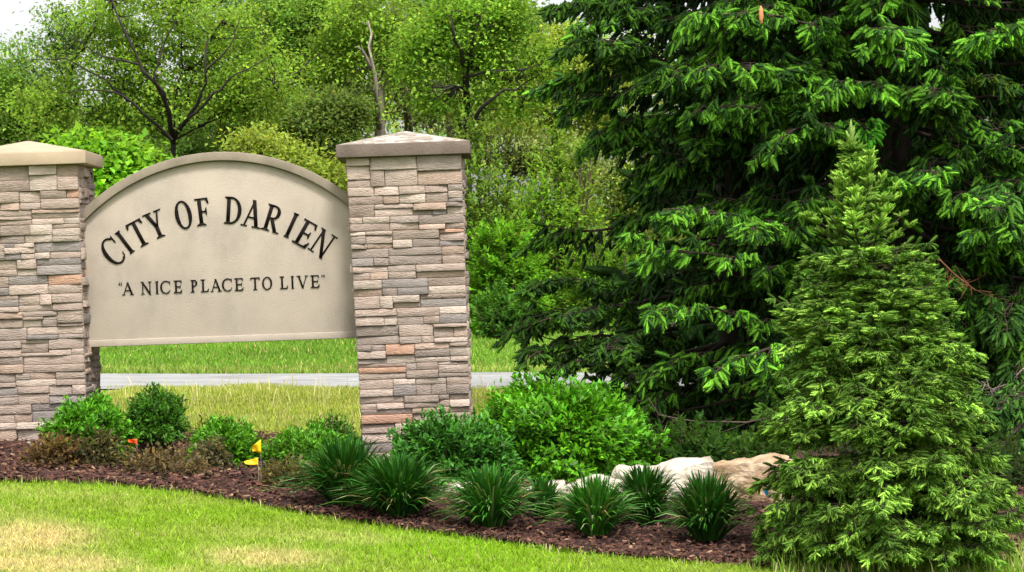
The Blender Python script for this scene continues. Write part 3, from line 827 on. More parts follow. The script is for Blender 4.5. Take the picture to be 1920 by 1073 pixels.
def spray(A, d, L_, r, acc, wood, new, old, sh=.080, droop=1.0):
    """short bough end: fans of blunt drooping shoots either side of an arched twig"""
    A = np.asarray(A, float); d = unit(np.asarray(d, float)); lat = unit(np.cross([0, 0, 1.], d)); n = max(2, int(L_ / (.72 * sh))); k0 = sh / .095
    e = A + d * L_; e[2] -= L_ * .22; pts = curve3(A, e, (0, 0, .10 * L_), n + 1, .008 * k0, r); wood.append(tube(pts, np.linspace(.006 * k0, .0025 * k0, n + 1), (.05, .036, .026), 4))
    pos, dr, ln, tp = [], [], [], []
    for k in range(1, n + 1):
        q = k / n; wd = (1 - q) ** .7 * L_ * .42 + .015 * k0
        for sg_ in (-1, 1) if k < n else (0,):
            c = pts[k] + lat * sg_ * wd * r.uniform(.3, 1.0) + np.array([0, 0, r.uniform(-.04, .015)]) * k0
            if sg_: wood.append(tube([pts[k], (pts[k] + c) / 2 + (0, 0, .01 * k0), c], [.0035 * k0, .003 * k0, .002 * k0], (.05, .036, .026), 3))
            for i in range(r.integers(7, 12)):
                f = r.normal(0, .55)
                pos.append(c + r.normal(0, .012 * k0, 3)); dr.append(d * r.uniform(.2, .9) + lat * (sg_ * .45 + f) + np.array([0, 0, -droop * r.uniform(.1, 1.3)]))
                ln.append(sh * r.uniform(.6, 1.15)); tp.append(r.random() < .62)
    tp = np.array(tp, float)[:, None] * r.uniform(.5, 1, (len(pos), 1)); g = math.exp(r.normal(0, .3))
    acc.append((np.array(pos), np.array(dr), np.array(ln), (np.array(old) * (1 - tp) + np.array(new) * tp) * g * np.exp(r.normal(0, .18, (len(pos), 1)))))


def finish_spruce(root, acc, wood, r, tm, width=1.0, name='crown'):
    pos = np.concatenate([a[0] for a in acc]); dr = np.concatenate([a[1] for a in acc]); ln = np.concatenate([a[2] for a in acc]); c = np.concatenate([a[3] for a in acc])
    base = np.array(root.location); out = []; pick = r.integers(0, len(tm), len(pos))
    for k, (tv, tf, fc) in enumerate(tm):
        s_ = pick == k
        nrm = r.normal(0, 1, (s_.sum(), 3)); M = frames(dr[s_], nrm) * np.stack([ln[s_], ln[s_] * width, ln[s_] * width], -1)[:, None, :]
        out.append(scatter(tv, tf, M, pos[s_] - base, c[s_], fc))
    v, f, cc_ = join(out); link(name, mesh_np(name, v, f, M_needle, cc_), root)
    v, f, c = join(wood); link('limbs', mesh_np('limbs', v - base, f, M_bark, c), root)
    return len(pos)


# young spruce in front
bs = P(1672, 1046, -2.55); bz = hz(bs.x, -2.55); tipP = P(1597, 262, -2.55)
sp = empty('young_spruce', (bs.x, -2.55, bz), 'young light green spruce with a pointed top standing in front of the dark spruces', 'tree')
r = np.random.default_rng(5)
H = tipP.z - bz; acc, wood = [], []
prof_v = [262, 300, 345, 400, 450, 520, 600, 700, 800, 880, 950, 1000, 1046]; prof_w = [2, 20, 44, 66, 92, 118, 140, 172, 205, 226, 240, 225, 185]
sY = F / (-2.55 - CY)
zc = lambda z: 1046 - (z) * sY
ax0 = np.array([bs.x, -2.55, bz]); ax1 = np.array([tipP.x, -2.55, tipP.z])
v, f, c = tube([ax0 + (ax1 - ax0) * t_ for t_ in np.linspace(0, 1, 10)], np.linspace(.03, .003, 10), (.07, .05, .035), 8)
link('trunk', mesh_np('trunk', v - ax0, f, M_bark, c), sp)
z = .13; k = 0
while z < H * .975:
    fr_ = z / H; w = np.interp(zc(z), prof_v, prof_w) / sY
    nb = 15 if fr_ < .3 else (12 if fr_ < .6 else (7 if fr_ < .8 else 4)); off = r.uniform(0, 6)
    for q in range(nb):
        a = off + q * 2 * math.pi / nb + r.normal(0, .18); L_ = w * r.uniform(.82, 1.10)
        if math.sin(a) > .55 and fr_ < .8 and r.random() < .45: continue
        st = ax0 + (ax1 - ax0) * (fr_ + r.normal(0, .004)); rise = L_ * (.75 * fr_ ** 1.2 + .06) if fr_ > .3 else -L_ * .02
        en = st + np.array([math.cos(a) * L_, math.sin(a) * L_, rise + r.normal(0, .015)])
        YN, YO = (.26, .44, .060), (.075, .155, .022)  # inner needles darker by age, also deepened as painted shade between boughs
        if fr_ > .72:
            bough(st, en, .0, .10 * L_, r, .060, .05, .035, .046, -.35, acc, wood, YN, (.09, .19, .025), tipnew=.8, wr=.006, barecut=.05)
        else:
            bough(st, en, .03 * L_, .08 * L_, r, .060, min(.16, .36 * L_ + .02), .036, .042, .5, acc, wood, YO, YO, tipnew=.0, wr=.008, barecut=.3)
            dpz = .75 if fr_ < .3 else (.45 if fr_ < .5 else .1)
            for kk in range(4 if L_ > .25 else 3):
                f_ = (.66, .48, .50, .30)[kk] - r.uniform(0, .1); aa = a + (0, .5, -.5, r.normal(0, .3))[kk] + r.normal(0, .15)
                spray(st + (en - st) * f_ + np.array([0, 0, .004]), (math.cos(aa), math.sin(aa), r.uniform(-.12, .16) + .3 * fr_), L_ * r.uniform(.32, .46) + .02, r, acc, wood, YN, tuple(1.25 * q_ for q_ in YO), sh=r.uniform(.036, .046), droop=dpz)
    z += .092 - .043 * fr_; k += 1
# leader tuft
for q in range(7):
    a = q * 2.4; acc.append((np.array([ax1 - np.array([0, 0, .015 * (q % 3)])]), np.array([[math.cos(a) * .45, math.sin(a) * .45, 1.]]) if q else np.array([[0, 0, 1.]]), np.array([.085 if q == 0 else .06]), np.array([[.22, .34, .08]])))
nsm = finish_spruce(sp, acc, wood, r, SHOOTS_S, 1.0)
print('young spruce shoots', nsm)


def big_spruce(label, x, y, Hh, Rb, seed, zmax, dens_left, new, old, feats=(), droop=1.0, nlimb=1.0, nfront=0, sparse=None, fk=1.3):
    r = np.random.default_rng(seed); bz = hz(x, y)
    root = empty('spruce_tree', (x, y, bz), label, 'tree', 'large dark spruces on the right')
    acc, wood = [], []
    ax = lambda z: np.array([x + .03 * math.sin(z * 1.3), y, bz + z])
    v, f, c = tube([ax(q) for q in np.linspace(-.1, Hh, 16)], np.linspace(.15, .01, 16), (.028, .021, .017), 10)
    link('trunk', mesh_np('trunk', v - np.array(root.location), f, M_bark, c), root)
    z = .16
    while z < Hh * .96:
        det = z < zmax
        fr_ = z / Hh; w = Rb * (1 - fr_) ** .85 * (1 if z > .5 else .85)
        nb = int((7 if det else 6) * nlimb); off = r.uniform(0, 6)
        for q in range(nb):
            a = off + q * 2 * math.pi / nb + r.normal(0, .2)
            if math.sin(a) > .35 and r.random() < .6: continue
            L_ = w * r.uniform(.75, 1.12); ds = 1.0
            if sparse is not None: ds = sparse(a, z)
            if r.random() > ds + .25: continue
            rise = -L_ * r.uniform(.05, .28) if z < Hh * .6 else L_ * .1
            en = ax(z) + np.array([math.cos(a) * L_, math.sin(a) * L_, rise])
            if det: 
                bough(ax(z), en, .05 * L_, .10 * L_, r, .11, .34, .08, .09, droop, acc, wood, new, old, tipnew=.0, wr=.022, barecut=.3, dens=.85 * ds)
                if math.sin(a) < .35 and z > .3:
                    for kk in range(4):
                        if r.random() > ds - .1: continue
                        f_ = (.97, .82, .66, .9)[kk] - r.uniform(0, .08); aa = a + (0, .6, -.6, r.normal(0, .5))[kk] + r.normal(0, .15)
                        A = ax(z) + (en - ax(z)) * f_ - np.array([0, 0, .01])
                        spray(A, (math.cos(aa), math.sin(aa), r.uniform(-.25, .12)), r.uniform(.22, .42), r, acc, wood, new, old, droop=r.uniform(.7, 1.4))
            else: bough(ax(z), en, .05 * L_, .06 * L_, r, .20, .5, .15, .26, .7, acc, wood, new, old, tipnew=.3, wr=.022, barecut=.25, dens=.9)
        z += (.20 if det else .42)
    for (u0, v0, Y0, u1, v1, Y1, sl_, dr_) in feats:
        A, B = P(u0, v0, Y0), P(u1, v1, Y1)
        A, B = np.array(tuple(A)), np.array(tuple(B)); D = B - A; wood.append(tube(curve3(A, B, (0, 0, .08), 8, .01, r), np.linspace(.012, .004, 8), (.05, .036, .026), 5))
        for kk in range(5):
            f_ = (.15, .35, .55, .75, .92)[kk]; dd = unit(D) + np.array([r.normal(0, .45), r.normal(-.3, .35), 0])
            spray(A + D * f_ + np.array([0, 0, .32 * f_ * (1 - f_)]), dd, sl_ * r.uniform(.6, 1.0), r, acc, wood, tuple(fk * q for q in new), tuple(min(1.4, fk + .4) * q for q in old), droop=dr_)
    for q in range(nfront):
        a = -math.pi / 2 + r.normal(0, .75); zz = r.uniform(.5, 3.3); w = Rb * (1 - zz / Hh) ** .85
        A = ax(zz) + np.array([math.cos(a), math.sin(a), -.15]) * w * r.uniform(.55, .8); a2 = a + r.normal(0, .5); l_ = r.uniform(.3, .6)
        spray(A, (math.cos(a2), math.sin(a2), r.uniform(-.4, .15)), l_, r, acc, wood, tuple(r.uniform(.9, 1.4) * q_ for q_ in new), tuple(1.3 * q_ for q_ in old), droop=r.uniform(.7, 1.4))
    k = finish_spruce(root, acc, wood, r, SHOOTS, 1.15)
    print(label, 'shoots', k); return root


NEW, OLD = (.105, .27, .020), (.020, .058, .010)  # old needles grow darker; deepened further to paint the shaded crown interior
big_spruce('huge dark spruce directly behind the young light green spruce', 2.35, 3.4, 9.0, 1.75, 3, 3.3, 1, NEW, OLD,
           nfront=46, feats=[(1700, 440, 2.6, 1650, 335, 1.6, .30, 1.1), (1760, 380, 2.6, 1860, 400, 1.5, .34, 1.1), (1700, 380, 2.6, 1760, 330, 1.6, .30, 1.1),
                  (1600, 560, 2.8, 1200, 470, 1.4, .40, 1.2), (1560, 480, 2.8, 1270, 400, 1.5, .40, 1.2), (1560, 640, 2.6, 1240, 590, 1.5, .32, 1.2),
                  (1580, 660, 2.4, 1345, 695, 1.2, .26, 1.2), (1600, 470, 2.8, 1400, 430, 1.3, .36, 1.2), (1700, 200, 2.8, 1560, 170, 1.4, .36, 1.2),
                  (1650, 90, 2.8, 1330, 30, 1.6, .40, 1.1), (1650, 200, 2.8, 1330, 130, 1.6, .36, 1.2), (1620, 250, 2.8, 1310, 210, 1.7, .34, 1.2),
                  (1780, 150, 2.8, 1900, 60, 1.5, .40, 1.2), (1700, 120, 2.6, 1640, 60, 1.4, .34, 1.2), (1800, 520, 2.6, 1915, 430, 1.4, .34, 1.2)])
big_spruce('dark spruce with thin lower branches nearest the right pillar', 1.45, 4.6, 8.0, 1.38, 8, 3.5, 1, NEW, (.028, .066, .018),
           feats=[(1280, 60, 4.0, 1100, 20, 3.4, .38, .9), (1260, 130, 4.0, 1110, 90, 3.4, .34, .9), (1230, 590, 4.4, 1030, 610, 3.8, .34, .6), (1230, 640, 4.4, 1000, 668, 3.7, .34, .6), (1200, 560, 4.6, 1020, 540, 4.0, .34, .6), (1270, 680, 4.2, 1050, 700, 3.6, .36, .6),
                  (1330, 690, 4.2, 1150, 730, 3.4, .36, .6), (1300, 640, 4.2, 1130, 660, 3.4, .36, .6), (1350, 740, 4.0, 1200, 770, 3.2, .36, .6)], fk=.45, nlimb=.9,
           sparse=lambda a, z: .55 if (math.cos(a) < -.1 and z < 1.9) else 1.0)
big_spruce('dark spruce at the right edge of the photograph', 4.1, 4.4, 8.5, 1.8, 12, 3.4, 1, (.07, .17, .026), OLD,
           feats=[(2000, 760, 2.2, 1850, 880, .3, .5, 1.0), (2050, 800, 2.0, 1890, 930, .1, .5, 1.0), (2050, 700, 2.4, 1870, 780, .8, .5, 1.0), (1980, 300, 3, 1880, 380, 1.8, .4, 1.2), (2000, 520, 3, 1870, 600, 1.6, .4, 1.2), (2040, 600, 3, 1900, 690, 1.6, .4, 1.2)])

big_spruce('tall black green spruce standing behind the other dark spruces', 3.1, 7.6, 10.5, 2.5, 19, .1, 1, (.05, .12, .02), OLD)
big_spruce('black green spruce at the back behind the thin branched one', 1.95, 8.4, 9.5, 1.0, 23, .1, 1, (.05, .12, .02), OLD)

# dead twigs and cone
def dead_branch(label, pts, seed, col=(.22, .15, .10)):
    r = np.random.default_rng(seed); p = np.array([tuple(P(*q)) for q in pts]); out = [tube(p, np.linspace(.005, .002, len(p)), col, 5)]
    for k in range(22):
        i = r.integers(1, len(p)); a = p[i - 1] + (p[i] - p[i - 1]) * r.random(); e = a + r.normal(0, .5, 3) * np.array([.16, .1, .16]) + np.array([0, 0, -.04])
        out.append(tube(curve3(a, e, (0, 0, -.01), 4), [.003, .002, .0015, .001], col, 3))
    v, f, c = join(out); o = p[0].copy()
    ob = link('dead_branch', mesh_np('dead_branch', v - o, f, M_bark, c), None, label=label, category='branch', group='bare dead spruce branches'); ob.location = o


dead_branch('bare grey dead branch above the boulders', [(1500, 770, 1.6), (1400, 792, 1.4), (1300, 790, 1.2), (1235, 778, 1.1), (1215, 745, 1.1)], 1, (.11, .085, .065))
dead_branch('orange brown dead branch right of the young spruce top', [(1755, 480, 1.7), (1790, 515, 1.5), (1830, 545, 1.4), (1860, 548, 1.3)], 2, (.16, .07, .03))
dead_branch('thin grey dead branch at the right edge below the dark spruce', [(1920, 690, 1.6), (1890, 720, 1.5), (1860, 730, 1.4), (1840, 715, 1.4)], 3, (.24, .2, .16))

cp = P(1427, 28, 1.45); vv = []; ff = []; nrg, sd_ = 9, 8
for i in range(nrg):
    for j in range(sd_):
        t_ = i / (nrg - 1); rr_ = .013 * math.sin(math.pi * min(max(t_ * .92 + .05, 0), 1)) ** .6 * (1 + .18 * ((i + j) % 2)); a = j * 2 * math.pi / sd_ + (i % 2) * .39
        vv.append((rr_ * math.cos(a), rr_ * math.sin(a), -.10 * t_ + .05))
for i in range(nrg - 1):
    for j in range(sd_): ff.append((i * sd_ + j, (i + 1) * sd_ + j, (i + 1) * sd_ + (j + 1) % sd_, i * sd_ + (j + 1) % sd_))
o = link('spruce_cone', mesh_np('spruce_cone', np.array(vv), np.array(ff), M_cone), None, label='orange brown spruce cone hanging near the top of the dark spruce', category='cone'); o.location = cp


# ------------------------------------------------------------------ broadleaf trees beyond the road
def tree(label, u, Y, fork_v, crown, nlimb, ncl, nlf, col, seed, trunk_r=.10, bark=(.05, .042, .035), leaf=.078, limbs=(), name='broadleaf_tree', group='trees of the wood beyond the road', clr=.36, val=.17, lean=0):
    """crown: list of (u,v,ru,rv) photo ellipses giving its lobes; real depth added"""
    r = np.random.default_rng(seed); s = F / (Y - CY); b_ = P(u, 640, Y); bz = hz(b_.x, Y); B = np.array([b_.x + lean, Y, bz])
    root = empty(name, tuple(B), label, 'tree', group)
    fk = np.array(tuple(P(u, fork_v, Y))); wood = [tube(curve3(B, fk, (.04, 0, 0), 9, .02, r), np.linspace(trunk_r * 1.25, trunk_r * .8, 9), bark, 8)]
    cl = []
    tot = sum(c[2] * c[3] for c in crown)
    for (cu, cv_, ru, rv) in crown:
        m = max(3, int(ncl * ru * rv / tot)); cc0 = np.array(tuple(P(cu, cv_, Y)))
        d = unit(r.normal(0, 1, (m, 3))) * (r.uniform(.15, 1, (m, 1)) ** .45)
        cl.append(cc0 + d * np.array([ru / s, max(ru, rv) / s * .8, rv / s]))
    cl = np.concatenate(cl); cl[:, 2] = np.maximum(cl[:, 2], bz + .5)
    # limbs
    ends = []
    for (pts, rr_) in limbs:
        p = np.array([tuple(P(q[0], q[1], Y + (q[2] if len(q) > 2 else 0))) for q in pts])
        t_ = np.linspace(0, len(p) - 1, 10); pp = np.stack([np.interp(t_, np.arange(len(p)), p[:, k]) for k in range(3)], -1); pp[1:-1] += r.normal(0, .02, (8, 3))
        wood.append(tube(pp, np.linspace(rr_, rr_ * .3, 10), bark, 6)); ends += list(pp[3:])
    idx = r.choice(len(cl), min(nlimb, len(cl)), replace=False)
    for q in idx:
        e = cl[q]; mid = (0, 0, -.12 * np.linalg.norm(e - fk)); pp = curve3(fk, e, (r.normal(0, .1), r.normal(0, .1), abs(r.normal(0, .10))), 9, .03, r)
        wood.append(tube(pp, np.linspace(trunk_r * .33, .012, 9), bark, 6)); ends += list(pp[3:])
    ends = np.array(ends)
    for e in cl:
        k = np.argmin(((ends - e) ** 2).sum(1) + np.maximum(0, ends[:, 2] - e[2]) * .4); a = ends[k]
        wood.append(tube(curve3(a, e, (r.normal(0, .05), 0, -.05), 5, .015, r), [.016, .012, .009, .007, .004], bark, 3))
    nlf = int(nlf * 1.5); n = len(cl) * nlf; k = np.repeat(np.arange(len(cl)), nlf)
    cr = clr * r.uniform(.6, 1.3, len(cl))
    off = r.normal(0, .5, (n, 3)) * np.array([1, 1, .62]) * cr[k][:, None]
    pos = cl[k] + off; d = unit(off + r.normal(0, .3, (n, 3)) + np.array([0, 0, -.1])); nrm = unit(r.normal(0, .3, (n, 3)) + np.array([0, -.25, .9]))
    c = tint(np.array(col) * (1.22, 1.15, 1.7), n, r, val, .10) * np.exp(r.normal(0, .30, len(cl)))[k][:, None]  # lifted, blue most: distance haze painted into the crown colours
    v, f, cc_ = leaves(pos - B, d, nrm, leaf * r.uniform(.6, 1.25, n), np.full(n, .62), c, LEAF2)
    link('crown', mesh_np('crown', v, f, M_leaf, cc_), root)
    v, f, c = join(wood); link('trunk', mesh_np('trunk', v - B, f, M_bark, c), root)
    return root


GA, GB, GC, GD = (.15, .25, .022), (.13, .23, .025), (.21, .28, .030), (.17, .22, .05)
tree('forked dark trunked tree with wide crown behind the sign arch', 325, 34, 265, [(330, 40, 160, 90), (190, 130, 110, 60), (460, 140, 110, 60), (240, 20, 120, 60), (110, 200, 90, 40), (320, 170, 140, 60), (230, 225, 90, 35), (430, 215, 90, 35)], 7, 330, 46, GA, 1, .05, bark=(.03, .024, .02),
     limbs=[([(325, 268), (318, 215, -.8), (298, 165, -1.2), (262, 120, -1.4), (225, 50, -1.4), (210, 0, -1.2)], .045), ([(325, 265), (345, 228, -.8), (372, 185, -1.2), (385, 140, -1.4), (390, 70, -1.2)], .042),
             ([(310, 190, -1.2), (290, 150, -1.5), (300, 105, -1.5), (330, 40, -1.3)], .03), ([(352, 222, -.9), (400, 180, -1.3), (450, 140, -1.4), (500, 110, -1.2)], .026), ([(262, 120, -1.4), (200, 110, -1.5), (130, 60, -1.4)], .022),
             ([(240, 190, -1), (200, 150, -1.4), (120, 110, -1.4), (60, 112, -1.2)], .022), ([(385, 140, -1.4), (430, 90, -1.4), (450, 30, -1.3)], .022), ([(322, 262, -.6), (250, 190, -1.2), (190, 170, -1.4), (110, 175, -1.4)], .026)])
tree('slim tree left of the wood with crown thinning to the sky', 150, 37, 300, [(70, 130, 90, 60), (30, 200, 110, 60), (130, 60, 60, 50)], 7, 100, 70, (.12, .21, .035), 2, .06, limbs=[([(150, 300), (110, 180), (40, 110)], .04)])
tree('tree at the left edge low behind the left pillar', -30, 36, 330, [(40, 230, 110, 55), (-40, 180, 80, 80)], 6, 90, 85, GB, 3, .08)
tree('dark stemmed tree above the right half of the arch', 475, 38, 215, [(500, 70, 100, 90), (560, 160, 80, 50), (430, 160, 60, 60), (600, 40, 70, 60), (520, 220, 80, 30)], 7, 240, 48, GB, 4, .07,
     bark=(.04, .032, .026), limbs=[([(468, 225, -.4), (455, 170, -1.2), (438, 110, -1.5), (440, 50, -1.5)], .045), ([(472, 225, -.4), (500, 190, -1.2), (540, 150, -1.5), (600, 100, -1.5)], .035), ([(470, 222, -.4), (478, 160, -1.4), (495, 90, -1.5), (490, 20, -1.4)], .035), ([(420, 275, -1.2), (424, 200, -1.5), (415, 120, -1.5)], .03), ([(520, 240, -1.4), (524, 180, -1.6), (515, 130, -1.5)], .025)])
tree('pale trunked tree left of the right pillar', 712, 37, 170, [(690, 40, 90, 60), (630, 110, 60, 60), (745, 110, 40, 50), (660, 200, 60, 30)], 6, 170, 50, GA, 5, .10, bark=(.24, .20, .16),
     limbs=[([(712, 240, -.6), (708, 190, -1.2), (697, 110, -1.5), (690, 40, -1.0)], .055), ([(700, 130, -1.4), (682, 100, -1.6), (668, 88, -1.6)], .035)])
tree('straight dark trunked tree rising behind the right pillar cap', 873, 32.5, 130, [(870, 50, 110, 70), (960, 110, 90, 40), (800, 120, 60, 50), (930, 30, 80, 50), (960, 190, 70, 30), (820, 190, 50, 30)], 7, 240, 50, (.15, .27, .022), 6, .06, bark=(.035, .03, .025),
     limbs=[([(873, 135), (868, 100, -.5), (850, 60, -.8), (848, 20, -.8)], .045), ([(873, 240, -.2), (890, 215, -.5), (925, 185, -.8), (985, 155, -1)], .045), ([(873, 145, -.2), (910, 132, -.6), (980, 132, -.8)], .028), ([(873, 135), (885, 90, -.6), (900, 30, -.8)], .04), ([(873, 170), (850, 160, -.6), (820, 175, -.8)], .022)])
tree('brown trunked tree just left of the right pillar cap', 766, 40, 160, [(770, 120, 60, 60), (720, 190, 60, 40), (820, 200, 60, 40)], 6, 90, 75, GD, 7, .08, bark=(.11, .085, .06),
     limbs=[([(766, 240, -1), (762, 180, -1.5), (752, 110, -1.6), (745, 40, -1.5)], .07), ([(806, 240, -1.4), (825, 200, -1.6), (832, 150, -1.6)], .035), ([(775, 235, -1.2), (800, 205, -1.6), (820, 170, -1.6)], .025)])
tree('yellow green tree between the right pillar and the spruces', 1040, 35, 250, [(1050, 90, 80, 45), (1000, 190, 90, 60), (1110, 180, 80, 70)], 6, 120, 80, GC, 8, .06)
tree('olive tree right of the right pillar behind the lush bush', 955, 38, 330, [(950, 270, 100, 60), (1040, 300, 90, 70), (900, 200, 60, 40)], 6, 120, 80, GD, 9, .06)
tree('yellow green young tree over the right shoulder of the arch', 560, 31, 420, [(500, 290, 60, 35), (560, 330, 70, 45), (620, 360, 60, 50), (470, 270, 40, 22)], 6, 110, 80, (.19, .25, .028), 10, .05)
tree('dense green tree behind the right shoulder of the arch', 610, 36, 330, [(600, 270, 80, 50), (640, 220, 70, 50), (560, 230, 70, 50)], 6, 110, 80, (.12, .18, .028), 11, .06, bark=(.13, .10, .07))
tree('bright green big leaved young tree between left pillar and arch', 210, 29, 400, [(200, 320, 55, 50), (160, 285, 45, 25), (225, 370, 50, 50), (235, 300, 25, 20)], 6, 80, 70, (.16, .33, .020), 12, .05, leaf=.14)
tree('mid green tree behind the left pillar cap', 90, 39, 350, [(60, 270, 110, 40), (180, 240, 110, 50), (300, 270, 100, 50)], 6, 130, 80, (.10, .185, .025), 13, .07)
tree('green tree behind the centre of the arch', 400, 40, 320, [(400, 270, 110, 50), (480, 240, 90, 60), (330, 220, 80, 50)], 7, 120, 75, (.11, .18, .03), 14, .07, bark=(.10, .08, .06))
tree('tall hazy green tree at the back right of the pale trunk', 840, 46, 150, [(760, 30, 110, 60), (860, 90, 120, 90), (980, 60, 70, 50)], 7, 150, 70, (.12, .20, .04), 15, .09, leaf=.12)
tree('tall tree at the back behind the centre of the wood', 560, 48, 150, [(560, 40, 120, 90), (660, 100, 90, 80), (430, 30, 110, 60)], 7, 160, 70, (.11, .19, .04), 16, .09, leaf=.12)
tree('back tree seen through the sparse spruce branches', 1160, 40, 350, [(1150, 300, 140, 110), (1120, 460, 130, 110), (1260, 350, 120, 120)], 6, 150, 75, (.16, .23, .03), 17, .08)
tree('back tree behind the dark spruces on the right', 1650, 48, 300, [(1500, 250, 250, 200), (1800, 250, 200, 200)], 6, 150, 60, (.09, .16, .03), 18, .10, leaf=.16, clr=.6)

# bushes at the wood edge
def edge_bush(label, u0, u1, vt, vb, Y, ntw, col, seed, L=15, **kw):
    shrub_px('edge_bush', label, 'bush', u0, u1, vt, vb, Y, ntw, 9, L, .55, col, seed, dep=(u1 - u0) / (F / (Y - CY)) * .8, group='bushes along the edge of the wood', tmpl=LEAF2, **kw)


edge_bush('lush bright green bush right of the right pillar', 868, 1040, 395, 640, 28.5, 620, (.11, .25, .018), 31, 16)
edge_bush('taller pale green bush behind the lush one', 900, 1110, 320, 640, 31, 620, (.14, .26, .03), 32, 15)
edge_bush('tall olive green bush just right of the right pillar cap', 790, 1010, 235, 640, 29.5, 900, (.13, .21, .03), 41, 14)
edge_bush('dense yellow green bush between the tall olive one and the spruces', 960, 1150, 225, 640, 31.5, 640, (.15, .24, .03), 42, 14)
edge_bush('green bush whose top shows over the sign arch left of centre', 215, 400, 285, 640, 31.5, 520, (.10, .20, .022), 43, 14)
edge_bush('brown green bush whose top shows over the right shoulder of the arch', 390, 640, 262, 640, 32.5, 620, (.14, .19, .03), 44, 14)
edge_bush('dark green low bush at the foot of the lush bush', 885, 1010, 530, 645, 27.2, 300, (.055, .135, .02), 33, 14)
edge_bush('green bush seen through the thin lower spruce branches', 1030, 1260, 430, 640, 30, 520, (.10, .20, .02), 34, 15)
edge_bush('dark bush under the left end of the sign panel', 150, 335, 440, 662, 30, 380, (.04, .09, .018), 35, 15)
edge_bush('green bush behind the middle of the sign panel', 320, 500, 400, 640, 30.5, 420, (.08, .16, .02), 36, 15)
edge_bush('brownish green bush under the right end of the sign panel', 480, 680, 390, 648, 30, 420, (.09, .13, .03), 37, 15)
edge_bush('green bush behind the right pillar', 660, 880, 380, 640, 30.5, 420, (.09, .17, .02), 38, 15)
edge_bush('green bush hidden mostly by the left pillar', -60, 190, 330, 650, 31, 460, (.09, .18, .02), 39, 15)

# far wood behind everything: one dense mass
n = 100000; r = np.random.default_rng(77)
x = r.uniform(-34, 34, n); y = r.uniform(52, 60, n)
topz = 5.2 + .8 * np.sin(x * .9) + .6 * np.sin(x * 2.3 + 1)
clx = r.uniform(-34, 34, 1130); clz = r.uniform(0, 1, 1130); k = r.integers(0, 1130, n)
pos = np.stack([clx[k] + r.normal(0, .45, n), y, clz[k] * (5.0 + .9 * np.sin(clx[k] * .9)) + r.normal(0, .35, n) + .8], -1)
pos[:, 2] = np.maximum(pos[:, 2], .6)
cc = tint((.20, .28, .085), n, r, .3, .15) * np.exp(np.random.default_rng(3).normal(0, .3, 1130))[k][:, None]  # pale tone puts distance haze into the leaf colour
v, f, c = leaves(pos, r.normal(0, 1, (n, 3)), r.normal(0, .5, (n, 3)) + np.array([0, -.5, .8]), r.uniform(.12, .24, n), np.full(n, .7), cc, LEAF2)
link('distant_wood', mesh_np('distant_wood', v, f, M_leaf, c), kind='stuff', label='dense distant wood closing the view behind the trees', category='wood')


# ------------------------------------------------------------------ grass
def blades(x, y, h, w, col, r, lean=.5, z=None):
    n = len(x); z = height(x, y) if z is None else z; b_ = np.stack([x, y, z], -1); a = r.uniform(0, 2 * math.pi, n)
    sd = np.stack([np.cos(a), np.sin(a) * .5, np.zeros(n)], -1) * w[:, None] / 2
    ln = np.stack([r.normal(0, lean, n), r.normal(0, lean, n), np.ones(n)], -1) * h[:, None]
    V = np.stack([b_ - sd, b_ + sd, b_ + ln * .55 + sd * .7, b_ + ln * .55 - sd * .7, b_ + ln + np.stack([ln[:, 0] * .35, ln[:, 1] * .35, -np.abs(ln[:, 0]) * .2], -1)], 1).reshape(-1, 3)
    i = np.arange(n)[:, None] * 5; Ft = np.concatenate([i + np.array([[0, 1, 2]]), i + np.array([[0, 2, 3]]), i + np.array([[3, 2, 4]])], 0)
    fac = np.array([.7, .7, 1, 1, 1.15]); c = (col[:, None] * fac[None, :, None]).reshape(-1, 3)
    return V, Ft, c


r = np.random.default_rng(9)
n = 110000
x = r.uniform(-2.9, 2.6, n); y = y_edge(x) + .01 - (r.random(n) ** .9) * 2.6
c = lawn_col(x, y) * np.exp(r.normal(0, .3, (n, 1))); dry = r.random(n) < .05; c[dry] = np.array([.5, .42, .2]) * r.uniform(.7, 1.1, (dry.sum(), 1))
v, f, cc_ = blades(x, y, r.uniform(.012, .032, n) * (1 + .3 * np.sin(x * 19 + 2 * np.sin(y * 9)) * np.sin(y * 21)), r.uniform(.0025, .0045, n), c, r, .55)
link('lawn_grass', mesh_np('lawn_grass', v, f, M_grass, cc_), kind='stuff', label='short lime green mown lawn with straw coloured patches in the foreground', category='grass')
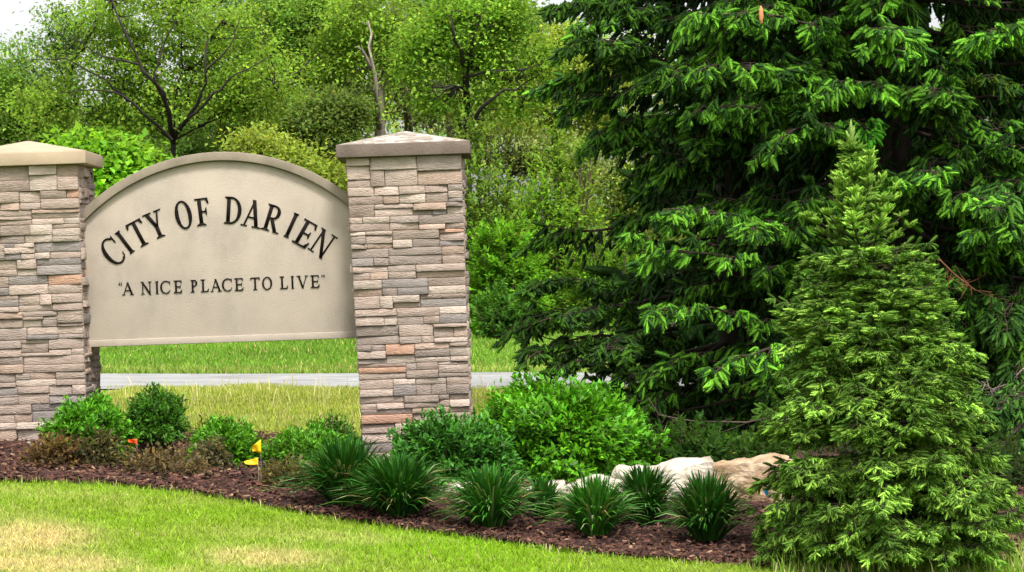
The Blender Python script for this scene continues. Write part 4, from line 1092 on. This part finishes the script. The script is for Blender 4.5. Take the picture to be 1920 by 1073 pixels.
# longer grass at the bottom right in front of the young spruce
n = 4600; x = np.concatenate([r.uniform(1.05, 2.9, n - 500), r.uniform(-2.8, 1.2, 500)]); y = y_edge(x) + np.where(np.arange(n) < n - 500, r.normal(-.02, .13, n), r.normal(-.03, .03, n))
hh = np.where(np.arange(n) < n - 500, .025 + .035 * r.exponential(1, n).clip(0, 4), r.uniform(.02, .045, n))
pal = np.array([[.26, .42, .05], [.46, .52, .14], [.68, .58, .34], [.18, .34, .04]]); c = pal[r.choice(4, n, p=[.4, .2, .15, .25])]
v, f, cc_ = blades(x, y, hh, r.uniform(.004, .007, n), c, r, .16)
link('edge_grass', mesh_np('edge_grass', v, f, M_grass, cc_), kind='stuff', label='longer uncut grass fringe along the edge of the mulch bed', category='grass')
# rough grass between bed and road
n = 60000; x = r.uniform(-3.4, 1.2, n); y = .9 + r.random(n) * 10.8; y = np.where(r.random(n) < .5, y, 6 + r.random(n) * 5.6)
x[:900] = -2.33 + r.normal(0, .12, 900); y[:900] = 12.0 + r.normal(0, .35, 900); x[900:1500] = r.uniform(-3.6, 1, 600); y[900:1500] = 11.75 + .03 * x[900:1500] + r.exponential(.12, 600)
c = back_col(x, y) * np.exp(r.normal(0, .25, (n, 1))); dry = r.random(n) < .2; c[dry] = np.array([.46, .40, .16]) * r.uniform(.7, 1.2, (dry.sum(), 1))
hh = r.uniform(.02, .05, n); tall = r.random(n) < .007; hh[tall] = r.uniform(.08, .19, tall.sum()); c[tall] = np.array([.62, .55, .30]) * r.uniform(.7, 1.1, (tall.sum(), 1))
v, f, cc_ = blades(x, y, hh, r.uniform(.005, .010, n), c, r, .2)
link('rough_grass', mesh_np('rough_grass', v, f, M_grass, cc_), kind='stuff', label='yellowish rough grass with dry stalks between bed and road', category='grass')
n = 60000; x = r.uniform(-8, 3.5, n); y = 16.6 + .03 * x + r.random(n) * 14
c = back_col(x, y) * np.exp(r.normal(0, .22, (n, 1))); dry = r.random(n) < .06; c[dry] = np.array([.45, .38, .15])
v, f, cc_ = blades(x, y, r.uniform(.03, .08, n), r.uniform(.010, .020, n), c, r, .3)
link('verge_grass', mesh_np('verge_grass', v, f, M_grass, cc_), kind='stuff', label='bright green grass verge beyond the pale road', category='grass')
print('tris', sum(len(o.data.loop_triangles) if o.data.loop_triangles else len(o.data.polygons) for o in S.objects if o.type == 'MESH'))
